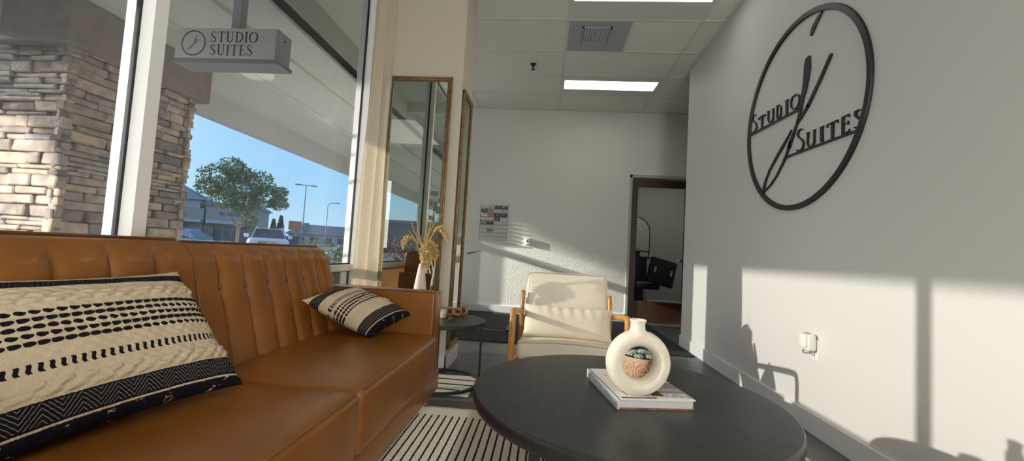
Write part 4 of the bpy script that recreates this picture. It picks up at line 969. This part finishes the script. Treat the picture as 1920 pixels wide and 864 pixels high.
stone_face((PX1-.02, PY0, 0), (0, 1, 0), (1, 0, 0), PY1-PY0); stone_face((PX0, PY0+.02, 0), (1, 0, 0), (0, -1, 0), PX1-PX0); stone_face((PX0, PY1-.02, 0), (1, 0, 0), (0, 1, 0), PX1-PX0)
obj('stone_veneer', mb, 'stone', t, bevel=.012, seg=1)
obj('cap', MB().box((PX0-.1, PY0-.12, 2.70), (PX1+.10, PY1+.16, 3.19)), 'stucco', t, bevel=.01)
# blade sign hanging under the canopy
YS = 3.40; sx0, sx1, sz0, sz1 = -3.475, -2.49, 2.50, 2.79
t = thing('hanging_sign', 'white STUDIO SUITES box sign hanging under the canopy outside', 'sign', ((sx0+sx1)/2, YS+.09, sz1))
obj('cabinet', MB().box((sx0, YS+.004, sz0-.0), (sx1, YS+.20, sz1)), 'sign_box', t, bevel=.006)
obj('sign_panel', box((sx0+.008, YS, sz0+.006), (sx1-.012, YS+.006, sz1-.004)), 'sign_face', t)
obj('bottom_rail', box((sx0, YS+.0, sz0-.035), (sx1+.02, YS+.21, sz0)), 'grey_paint', t)
for x in ((sx0*.47+sx1*.53),): obj('hanger', box((x-.04, YS+.06, sz1), (x+.04, YS+.14, SZ_)), 'sign_box', t)
obj('screw', MB().ell((sx1+.001, YS+.1, sz1-.07), (.004, .012, .012), 8, 6), 'dark_slot', t)
ew = sx1-sx0; eh = sz1-sz0
ec = (sx0+.185*ew, sz0+.5*eh); er = .39*eh
def sp(x, z): return (x, YS-.002, z)
mb = MB(); cir = [(ec[0]+er*cos(2*pi*q/48), ec[1]+er*sin(2*pi*q/48)) for q in range(49)]
stroke_into(mb, cir, [.010]*49, sp, (0, .003, 0)); obj('emblem_ring', mb, 'sign_ink', t)
mb = MB()
Rr = er
yl, zl, sc_ = 2.630, 1.866, er/.5855
for key in ('stem', 'arm', 'loop', 'dot'):
    for s_ in LOGO[key]:
        K = .82 if key != 'dot' else .72
        L = [sp(ec[0]+(yl-q[0])*sc_*K, ec[1]+(q[1]-zl)*sc_*K) for q in s_]; R_ = [sp(ec[0]+(yl-q[2])*sc_*K, ec[1]+(q[3]-zl)*sc_*K) for q in s_]
        mb.ribbon(L, R_, (0, .003, 0))
obj('emblem_script', mb, 'sign_ink', t)
def sign_word(word, x, z, H):
    for chx in word:
        adv, strokes = G_[chx]; mb = MB()
        for pts, ws in strokes: stroke_into(mb, [(x+p[0]*H, z+p[1]*H) for p in pts], [q*H for q in ws], sp, (0, .003, 0))
        obj('letter', mb, 'sign_ink', t); x += (adv+.04)*H
sign_word('STUDIO', sx0+.345*ew, sz0+.535*eh, .345*eh); sign_word('SUITES', sx0+.350*ew, sz0+.12*eh, .345*eh)

# ================================================================== OUTSIDE: parking lot
def pol(k, D, z=GZ):
    l = sqrt(1+k*k); return Vector((-D/l, D*k/l, z))
def facing(k): return math.atan2(1/sqrt(1+k*k), k/sqrt(1+k*k))      # turns local -Y towards the room
def crown(mb, c, r, n, size, flat=.8):
    for _ in range(n):
        d = Vector((random.gauss(0, 1), random.gauss(0, 1), random.gauss(0, 1))).normalized()*r*random.uniform(.55, 1.05)
        mb.leaf((c[0]+d.x, c[1]+d.y, c[2]+d.z*flat), size*random.uniform(.6, 1.3))
def tree(k, D, label):
    b = pol(k, D); t = thing('parking_lot_tree', label, 'tree', b); g = facing(k)
    r_ = Vector((cos(g), sin(g), 0)); f_ = Vector((-r_.y, r_.x, 0)); up = Vector((0, 0, 1))
    mb = MB(); S = D/25.*1.05
    def q(x, y, z): return b+(r_*x+f_*y+up*z)*S
    fork = q(.02, 0, 1.55)
    mb.tube([b, q(0, 0, .8), fork], [.075*S, .065*S, .06*S], 8)
    for e in [(-.9, .1, 2.6), (.55, -.1, 2.5), (.2, .3, 3.2), (-.3, -.2, 3.4), (1.3, .1, 2.9)]: mb.tube(smooth_path([fork, q(e[0]*.45, e[1]*.5, 2.05), q(*e)], 4), [.05*S]*4+[.03*S]*5, 6)
    obj('trunk', mb, 'bark', t, smooth='auto')
    mb = MB()
    for (x, y, z, rr, n) in [(-.95, 0, 3.9, .80, 520), (-.35, .2, 4.45, .62, 380), (-1.25, -.1, 3.35, .55, 330), (.2, .1, 3.55, .95, 720), (.75, .1, 3.9, .72, 460), (1.2, -.1, 3.15, .72, 460), (1.65, 0, 2.95, .50, 300), (.2, -.2, 2.75, .75, 470), (-.6, 0, 2.95, .65, 380), (1.65, .1, 3.5, .40, 200), (.5, .2, 1.95, .42, 170), (-.1, -.2, 4.1, .6, 330), (.1, -.4, 3.0, .9, 500)]:
        crown(mb, q(x-.05, y, z), rr*S, int(n*1.35), .082*S)
    obj('foliage', mb, 'leaf', t, recalc=False)
tree(1.262, 25., 'leafy green tree in the parking lot left of the white car')
def bush(k, D, h_, w_, label, mat='leaf2', cat='bush', n=420, grp=None, d=None, zoff=0):
    b = pol(k, D) if d is None else Vector(d); mb = MB()
    for _ in range(4): crown(mb, (b.x+random.uniform(-.3, .3)*w_, b.y+random.uniform(-.3, .3)*w_, b.z+h_*random.uniform(.35, .6)+zoff), w_*.5, n//4, .07*max(.6, h_), h_/w_)
    o = obj('bush', mb, mat, recalc=False); return tag(o, label, cat, grp)
bush(1.10, 16., .80, 1.0, 'yellow green bush beside the stone pillar')
bush(1.185, 24.0, 1.0, 1.1, 'low bush left of the tree trunk'); bush(1.30, 20.0, .8, .9, 'low yellowish bush right of the tree trunk')
bush(2.02, 11., 1.1, 1.3, 'green shrub seen low beside the right window frame', 'leaf', n=700)
# cars: local frame, front towards -Y
def car(name, k, D, paint, label, suv=True, turn=0, W=.95):
    b = pol(k, D); t = thing(name, label, 'car', b); mt = T(*b) @ Matrix.Rotation(facing(k)+radians(turn), 4, 'Z')
    hb, ht = (1.17, 1.68) if suv else (.88, 1.42); L = 2.4
    def taper(p):
        x, y, z = p; s = 1-.10*max(0, (z-.6)/.5) if z < hb+.02 else 1
        e = 1-.10*max(0, (abs(y)-1.7)/.7)**2; return (x*s*e, y, z)
    mb = MB().rbox((-W, -L, .28), (W, L, hb), .13, 4, 8, fn=taper)
    def up(f): return [(f*.80*W, -1.25, hb-.03), (f*.62*W, -.55, ht), (f*.60*W, 1.7, ht), (f*.72*W, 2.25, hb)]
    a, c = up(-1), up(1)
    mb.add(a+c, [(0, 1, 2, 3), (4, 7, 6, 5), (1, 5, 6, 2), (2, 6, 7, 3), (0, 4, 5, 1)])
    for s_ in (-1, 1): mb.tube([(s_*.60*W, -.5, ht+.05), (s_*.58*W, 1.6, ht+.05)], .025, 6)
    mb.v = [tuple(mt @ Vector(p)) for p in mb.v]; obj('car_body', mb, paint, t, smooth='auto')
    def part(nm, mb, mat, par=t, **kw):
        mb.v = [tuple(mt @ Vector(p)) for p in mb.v]; return obj(nm, mb, mat, par, **kw)
    def ws(x, f): y = -1.25+.70*f; z = hb-.03+(ht-hb+.03)*f; return (x*W*(.80-.18*f), y-.012, z+.008)
    part('windshield', MB().add([ws(-.93, .10), ws(.93, .10), ws(.92, .92), ws(-.92, .92)], [(0, 1, 2, 3)]), 'car_glass')
    for s_ in (-1, 1):
        x = lambda f: s_*W*(.785-.185*f)+s_*.012
        part('side_window', MB().add([(x(.15), -1.0, hb+.06), (x(.9), -.50, ht-.07), (x(.9), 1.55, ht-.07), (x(.15), 1.85, hb+.06)], [(0, 1, 2, 3)]), 'car_glass')
        part('headlight', MB().rbox((s_*.62*W-.14, -L-.01, hb-.36), (s_*.62*W+.20 if s_ > 0 else s_*.62*W+.14, -L+.25, hb-.15), .03, 2, 1), 'lens_off', smooth='auto')
        part('wing_mirror', MB().rbox((s_*W*.98-.10, -1.05, hb+.02), (s_*W*.98+.10, -.93, hb+.20), .04, 3, 1), paint, smooth='auto')
        for y in (-1.5, 1.5):
            part('wheel', MB().lathe([(.20, -.11), (.36, -.10), (.37, 0), (.36, .10), (.20, .11)], mat=T(s_*(W-.10), y, .37) @ rot('Y', 90), n=24), 'tyre', smooth='auto')
    mb = MB().box((-.42*W, -L-.035, hb-.40), (.42*W, -L+.05, hb-.13)); part('grille', mb, 'grey_plastic')
    mb = MB()
    for q in range(4): mb.box((-.41*W, -L-.05, hb-.385+.065*q), (.41*W, -L-.03, hb-.36+.065*q))
    for q in range(-3, 4): mb.box((.12*W*q-.01, -L-.048, hb-.40), (.12*W*q+.01, -L-.032, hb-.13))
    part('grille_bars', mb, 'chrome'); part('badge', MB().lathe([(.075, -.01), (.075, .01)], mat=T(0, -L-.05, hb-.25) @ rot('X', 90), n=16), 'chrome')
    part('bumper', MB().rbox((-W*.97, -L-.06, .30), (W*.97, -L+.15, hb-.44), .05, 3, 1), paint, smooth='auto')
car('white_car', 1.415, 24.5, 'car_white', 'white sport utility car facing the window')
car('blue_car', 1.53, 34., 'car_blue', 'dark blue car just behind the white car', False)
car('silver_car', 1.06, 30., 'car_silver', 'silver blue car beside the stone pillar', False, 60)
def lamp(k, D, h_, label, two=True):
    b = pol(k, D); t = thing('parking_lot_lamp', label, 'lamp post', b); g = facing(k); r_ = Vector((cos(g), sin(g), 0))
    obj('pole', MB().lathe([(.16, 0), (.16, .6), (.075, .62), (.06, h_)], b, 12), 'pole', t, smooth='auto')
    if two:
        for s_ in (-1, 1):
            p = b+Vector((0, 0, h_)); obj('lamp_head', MB().tube([p, p+r_*s_*.6], .05, 6).box((-.38, -.2, -.05), (.38, .2, .05), T(*(p+r_*s_*.85)) @ Matrix.Rotation(g, 4, 'Z')), 'pole', t)
    else:
        p = b+Vector((0, 0, h_)); q = smooth_path([p, p+Vector((0, 0, .5))+r_*.35, p+Vector((0, 0, .65))+r_*1.6], 5); obj('lamp_head', MB().tube(q, .06, 6).box((-.4, -.15, -.06), (.4, .15, .06), T(*(q[-1])) @ Matrix.Rotation(g, 4, 'Z')), 'pole', t)
lamp(1.618, 58, 8.2, 'tall two-headed parking lot lamp post'); lamp(1.80, 80, 7.6, 'curved-arm street lamp beyond the tall lamp post', False)
# shops behind the tree: local frame x along the front, -Y towards the room
def shop_frame(k, D, turn=0):
    b = pol(k, D); return b, T(*b) @ Matrix.Rotation(facing(k)+radians(turn), 4, 'Z')
def put(mb, mt): mb.v = [tuple(mt @ Vector(p)) for p in mb.v]; return mb
b, mt = shop_frame(1.20, 62, -12); t = thing('shop_building', 'tan shop building with stone bases and dark glass behind the tree', 'building', b)
obj('wall', put(MB().box((-1.9, 0, 0), (3.6, 9, 5.0)), mt), 'bld_tan', t); obj('parapet', put(MB().box((-1.95, -.3, 4.85), (3.8, 9, 5.25)), mt), 'grey_paint', t)
obj('canopy_band', put(MB().box((-1.6, -1.1, 2.65), (3.6, 0, 3.05)), mt), 'bld_pale', t)
for x in (-1.4, 3.1): obj('stone_base', put(MB().box((x-.5, -.5, 0), (x+.5, .1, 2.4)), mt), 'bld_stone', t)
for x in (.0, 1.75):
    w_ = obj('shop_window', put(MB().box((x-.80, -.06, .1), (x+.80, .0, 2.5)), mt), 'bld_glass', t)
    obj('mullion', put(MB().box((x-.04, -.10, .1), (x+.04, -.05, 2.5)).box((x-.80, -.10, 2.0), (x+.80, -.05, 2.06)), mt), 'bld_pale', w_, recalc=False)
obj('fascia_sign', put(MB().box((-.1, -.12, 3.75), (1.9, 0, 4.1)).box((-.5, -.12, 3.7), (-.2, 0, 4.15)), mt), 'blue_sign', t, recalc=False)
t = thing('corner_shop', 'corner shop with a hipped roof beside the stone pillar', 'building', b)
obj('wall', put(MB().box((-14, 0, 0), (-2.1, 9.5, 4.4)), mt), 'bld_tan', t); obj('upper_wall', put(MB().box((-14, .2, 4.4), (-2.6, 9, 5.4)), mt), 'bld_pale', t)
obj('roof', put(MB().add([(-14.4, -.4, 5.4), (-2.15, -.4, 5.4), (-2.15, 9.6, 5.4), (-14.4, 9.6, 5.4), (-10, 4.5, 8.0), (-6.6, 4.5, 8.0)], [(0, 1, 5, 4), (1, 2, 5), (2, 3, 4, 5), (3, 0, 4), (0, 3, 2, 1)]), mt), 'bld_roof', t)
obj('canopy_band', put(MB().box((-14, -1.1, 2.65), (-2.1, 0, 3.05)), mt), 'bld_pale', t); obj('stone_base', put(MB().box((-14, -.3, 0), (-2.1, .1, 1.4)), mt), 'bld_stone', t)
for x in (-7.2, -4.6): obj('shop_window', put(MB().box((x-.9, -.35, .9), (x+.9, -.30, 2.5)), mt), 'bld_glass', t)
obj('fascia_sign', put(MB().box((-6.4, -.12, 3.5), (-4, 0, 3.85)), mt), 'grey_paint', t)
b, mt = shop_frame(1.79, 128, 0); t = thing('gabled_building', 'pale low building with a grey roof at the right of the window view', 'building', b)
obj('wall', put(MB().box((-9, 0, 0), (11, 10, 3.2)), mt), 'bld_pale', t)
obj('roof', put(MB().add([(-9.8, -.6, 3.1), (11.8, -.6, 3.1), (11.8, 10.6, 3.1), (-9.8, 10.6, 3.1), (-6.2, 5, 6.0), (8.4, 5, 6.0)], [(0, 1, 5, 4), (1, 2, 5), (2, 3, 4, 5), (3, 0, 4), (0, 3, 2, 1)]), mt), 'bld_roof', t)
for x in (-6, -2.5, 1, 4.5, 8): obj('window', put(MB().box((x-1, -.05, .7), (x+1, 0, 2.4)), mt), 'bld_glass', t)
b, mt = shop_frame(1.36, 125, 0); t = thing('low_shop_row', 'low pale shop row between the tree and the white car', 'building', b)
obj('wall', put(MB().box((-5, 0, 0), (5.5, 8, 3.4)), mt), 'bld_pale', t); obj('roof_edge', put(MB().box((-5.2, -.6, 3.2), (5.7, 8, 3.9)), mt), 'bld_roof', t); obj('shop_window', put(MB().box((-4, -.06, .6), (4.5, 0, 2.6)), mt), 'bld_glass', t)
b, mt = shop_frame(1.572, 85, 0); t = thing('roadside_sign', 'orange and grey roadside sign board on a post', 'sign', b)
obj('post', put(MB().box((-.15, -.2, 0), (.45, .2, 3.2)), mt), 'pole', t); obj('board', put(MB().box((-1.2, -.3, 3.1), (.9, .3, 4.7)), mt), 'orange', t); obj('grey_board', put(MB().box((.95, -.28, 2.9), (2.2, .28, 4.5)), mt), 'grey_paint', t)
def conifer(k, D, h_, label):
    b = pol(k, D); t = thing('conifer', label, 'tree', b, 'conifers behind the white car')
    obj('trunk', MB().tube([b, b+Vector((0, 0, h_*.9))], [.25, .05], 6), 'bark', t); mb = MB()
    for _ in range(700):
        f = random.random()**.7; r = (1-f)*h_*.20*random.uniform(.4, 1)+.1; a = random.uniform(0, 6.28); mb.leaf(b+Vector((r*cos(a), r*sin(a), h_*(.10+.9*f))), .40)
    obj('foliage', mb, 'conifer', t, recalc=False)
conifer(1.435, 108, 5.6, 'shorter dark conifer on the left behind the white car'); conifer(1.475, 116, 7.0, 'taller dark conifer on the right behind the white car')
for k, D, h_, w_, lab in ((1.528, 47, 1.9, 2.2, 'distant hedge tree just right of the white car'), (1.59, 50, 1.2, 2.2, 'distant low shrub left of the tall lamp post'), (1.48, 58, 1.4, 2., 'low shrub row behind the blue car'), (1.665, 55, 1.3, 2.4, 'distant low shrub right of the tall lamp post'), (1.74, 78, 1.8, 3., 'distant low shrub in front of the pale low building'), (1.385, 43, 1.7, 2., 'distant dark shrub behind the roof of the white car')):
    bush(k, D, h_, w_, lab, 'leaf', 'shrub', 420)
b = pol(1.395, 105); t = thing('utility_pole', 'distant wooden utility pole left of the conifers', 'pole', b); obj('post', MB().tube([b, b+Vector((0, 0, 7.6))], .14, 6), 'bark', t)
g = facing(1.40); r_ = Vector((cos(g), sin(g), 0)); p = b+Vector((0, 0, 7.)); obj('cross_arm', MB().tube([p-r_*1.1, p+r_*1.1], .09, 6), 'bark', t)
# what the mirror on the column sees: lot on the other side
t = thing('warehouse', 'blue grey flat-roofed building seen only in the wide mirror', 'building', (-32, -58, GZ))
obj('wall', MB().box((-75, -72, GZ), (-13.5, -58, 4.8)), 'bld_blue', t); obj('roof_edge', MB().box((-75.3, -72, 4.6), (-13.2, -57.7, 5.1)), 'bld_roof', t)
for x in (-34, -30, -26, -21.5): obj('shop_window', MB().box((x-1.2, -57.98, .2), (x+1.2, -57.9, 2.8)), 'bld_glass', t)
for i, (x, y) in enumerate(((-13.6, -22.5), (-9.7, -22.), (-7.0, -22.6))): bush(0, 0, 2.0, 2.4, ['red flowering bush leftmost in the wide mirror', 'red flowering bush at the mullion in the wide mirror', 'red flowering bush right of the mullion in the wide mirror'][i], 'red_flower', n=500, d=(x, y, GZ))
bx = Vector((-30, -52, GZ)); t = thing('parking_lot_lamp', 'lamp post seen only in the wide mirror', 'lamp post', bx); obj('pole', MB().tube([bx, bx+Vector((0, 0, 9))], .09, 8), 'pole', t)
fx = Vector((-1.98, -1.02, -.02)); t = thing('potted_fig', 'fiddle-leaf fig in a pot outside, seen in the wide mirror', 'potted plant', fx)
obj('pot', MB().lathe([(.14, 0), (.19, .30), (.20, .36), (.17, .36), (.16, .30)], fx, 24), 'white_pot', t, smooth='auto'); obj('trunk', MB().tube(smooth_path([fx+Vector((0, 0, .28)), fx+Vector((.02, .01, .9)), fx+Vector((-.02, .02, 1.75))], 5), .014, 8), 'bark', t, smooth=True)
mb = MB()
for q in range(34):
    z = .75+1.12*q/34; a = q*2.4; l = .10+.03*random.random(); d = Vector((cos(a), sin(a), .45)); c = fx+Vector((.02*cos(a), .02*sin(a), z))+d*(.04+l); s_ = Vector((-sin(a), cos(a), 0)); n_ = d.normalized()
    mb.add([c-n_*l, c-n_*l*.4+s_*l*.5, c+n_*l*.5+s_*l*.62, c+n_*l+Vector((0, 0, -.02)), c+n_*l*.5-s_*l*.62, c-n_*l*.4-s_*l*.5], [(0, 1, 2, 3, 4, 5)])
obj('leaves', mb, 'fig_leaf', t, recalc=False)

# ================================================================== LIGHT, SKY, CAMERA
sc = bpy.context.scene
W = bpy.data.worlds.new('sky'); sc.world = W; W.use_nodes = True; nt = W.node_tree; nt.nodes.clear()
wo = nt.nodes.new('ShaderNodeOutputWorld'); bg = nt.nodes.new('ShaderNodeBackground'); nt.links.new(bg.outputs[0], wo.inputs[0])
tc = nt.nodes.new('ShaderNodeTexCoord'); z = sepxyz(nt, tc.outputs['Generated'])[2]
cr = nt.nodes.new('ShaderNodeValToRGB'); nt.links.new(z.v, cr.inputs[0])
el = cr.color_ramp.elements; el[0].position = 0.; el[0].color = (.56, .80, 1., 1); el[1].position = .75; el[1].color = (.10, .28, .68, 1)
e = el.new(.10); e.color = (.385, .71, 1.02, 1); e = el.new(.32); e.color = (.25, .58, 1.0, 1)
vd = nt.nodes.new('ShaderNodeVectorMath'); vd.operation = 'DOT_PRODUCT'; nt.links.new(tc.outputs['Generated'], vd.inputs[0]); vd.inputs[1].default_value = Vector((-1, -.158, .27)).normalized()
glow = X(nt, vd.outputs['Value']).mx(0.).op('POWER', 7.)*GLOW          # bright sky round the low sun
ad = nt.nodes.new('ShaderNodeMix'); ad.data_type = 'RGBA'; ad.blend_type = 'ADD'; ad.inputs[0].default_value = 1.
gc = nt.nodes.new('ShaderNodeVectorMath'); gc.operation = 'SCALE'; gc.inputs[0].default_value = (1, .93, .80); nt.links.new(glow.v, gc.inputs['Scale'])
nt.links.new(cr.outputs[0], ad.inputs[6]); nt.links.new(gc.outputs[0], ad.inputs[7])
nt.links.new(ad.outputs[2], bg.inputs[0]); bg.inputs[1].default_value = SKY_STRENGTH
def light(name, kind, energy, col=(1, 1, 1), loc=(0, 0, 0), d=None, size=None, sy=None):
    l = bpy.data.lights.new(name, kind); l.energy = energy; l.color = col; o = bpy.data.objects.new(name, l); COL.objects.link(o); o.location = loc
    if d is not None: o.rotation_euler = Vector(d).to_track_quat('-Z', 'Y').to_euler()
    if size: l.shape = 'RECTANGLE'; l.size = size; l.size_y = sy or size
    return o
s = light('sun', 'SUN', SUN, (1, .955, .88), (-20, -3, 6), (1, .158, -.27)); s.data.angle = .0115
_d = Vector((1, .158, -.27)).normalized(); _p = Vector((-1.47, 7.02, .72))-_d*15
s = light('back_wall_fill', 'SPOT', FILL_BACK, (1, .955, .88), _p, _d); s.data.spot_size = radians(9.2); s.data.spot_blend = .08; s.data.shadow_soft_size = .09  # extra spot added along the sun direction to strengthen the back wall patch
s = light('pillar_fill', 'SPOT', FILL_PILLAR, (1, .93, .82), (-9.2, -14, 3.0), Vector((-5.75, 3.62, .95))-Vector((-9.2, -14, 3.0))); s.data.spot_size = radians(7.4); s.data.spot_blend = .2; s.data.shadow_soft_size = .08     # added spot lamp, brightens the near face of the stone pillar
s = light('mullion_fill', 'SPOT', FILL_MULLION, (1, .96, .90), (-2.6, -13, 1.9), Vector((-1.5, 1.3, 1.30))-Vector((-2.6, -13, 1.9))); s.data.spot_size = radians(6.6); s.data.spot_blend = .1; s.data.shadow_soft_size = .05  # added spot lamp that whitens the outer side of the window mullion
light('room_fill', 'AREA', LROOM, (1, .97, .92), (.3, -1.5, CZ-.02), (0, 0, -1), 1.8, 1.6)      # unseen fill lamp added overhead to lift the ambient light
light('front_fill', 'AREA', LFRONT, (1, .985, .95), (1.0, -2.55, 1.25), (-.42, 1, 0), 1.0, 2.2)  # unseen fill lamp added before the solid front wall, lights sofa and column
light('salon_light', 'AREA', LSALON, (1, .98, .93), (2.2, 7.4, 2.74), (0, 0, -1), 1.2, 1.2)
cam = bpy.data.cameras.new('camera'); co = bpy.data.objects.new('camera', cam); COL.objects.link(co); sc.camera = co
cam.sensor_fit = 'HORIZONTAL'; cam.sensor_width = 36; cam.lens = 769.505/1920*36; cam.clip_start = .02; cam.clip_end = 600
yaw, pit, rol = -.0820315, .0551052, .0581907
f = Vector((sin(yaw)*cos(pit), cos(yaw)*cos(pit), sin(pit))); r0 = Vector((cos(yaw), -sin(yaw), 0)); u0 = r0.cross(f)
r = r0*cos(rol)+u0*sin(rol); u = -r0*sin(rol)+u0*cos(rol)
co.matrix_world = Matrix(((r.x, u.x, -f.x, 0), (r.y, u.y, -f.y, 0), (r.z, u.z, -f.z, .9), (0, 0, 0, 1)))
sc.view_settings.view_transform = 'Standard'; sc.view_settings.look = 'None'; sc.view_settings.exposure = 0; sc.view_settings.gamma = 1
sc.cycles.max_bounces = 10; sc.cycles.diffuse_bounces = 6; sc.cycles.glossy_bounces = 6; sc.cycles.transparent_max_bounces = 24; sc.cycles.transmission_bounces = 6
sc.cycles.caustics_reflective = False; sc.cycles.caustics_refractive = False; sc.cycles.use_denoising = True; sc.cycles.sample_clamp_indirect = 6
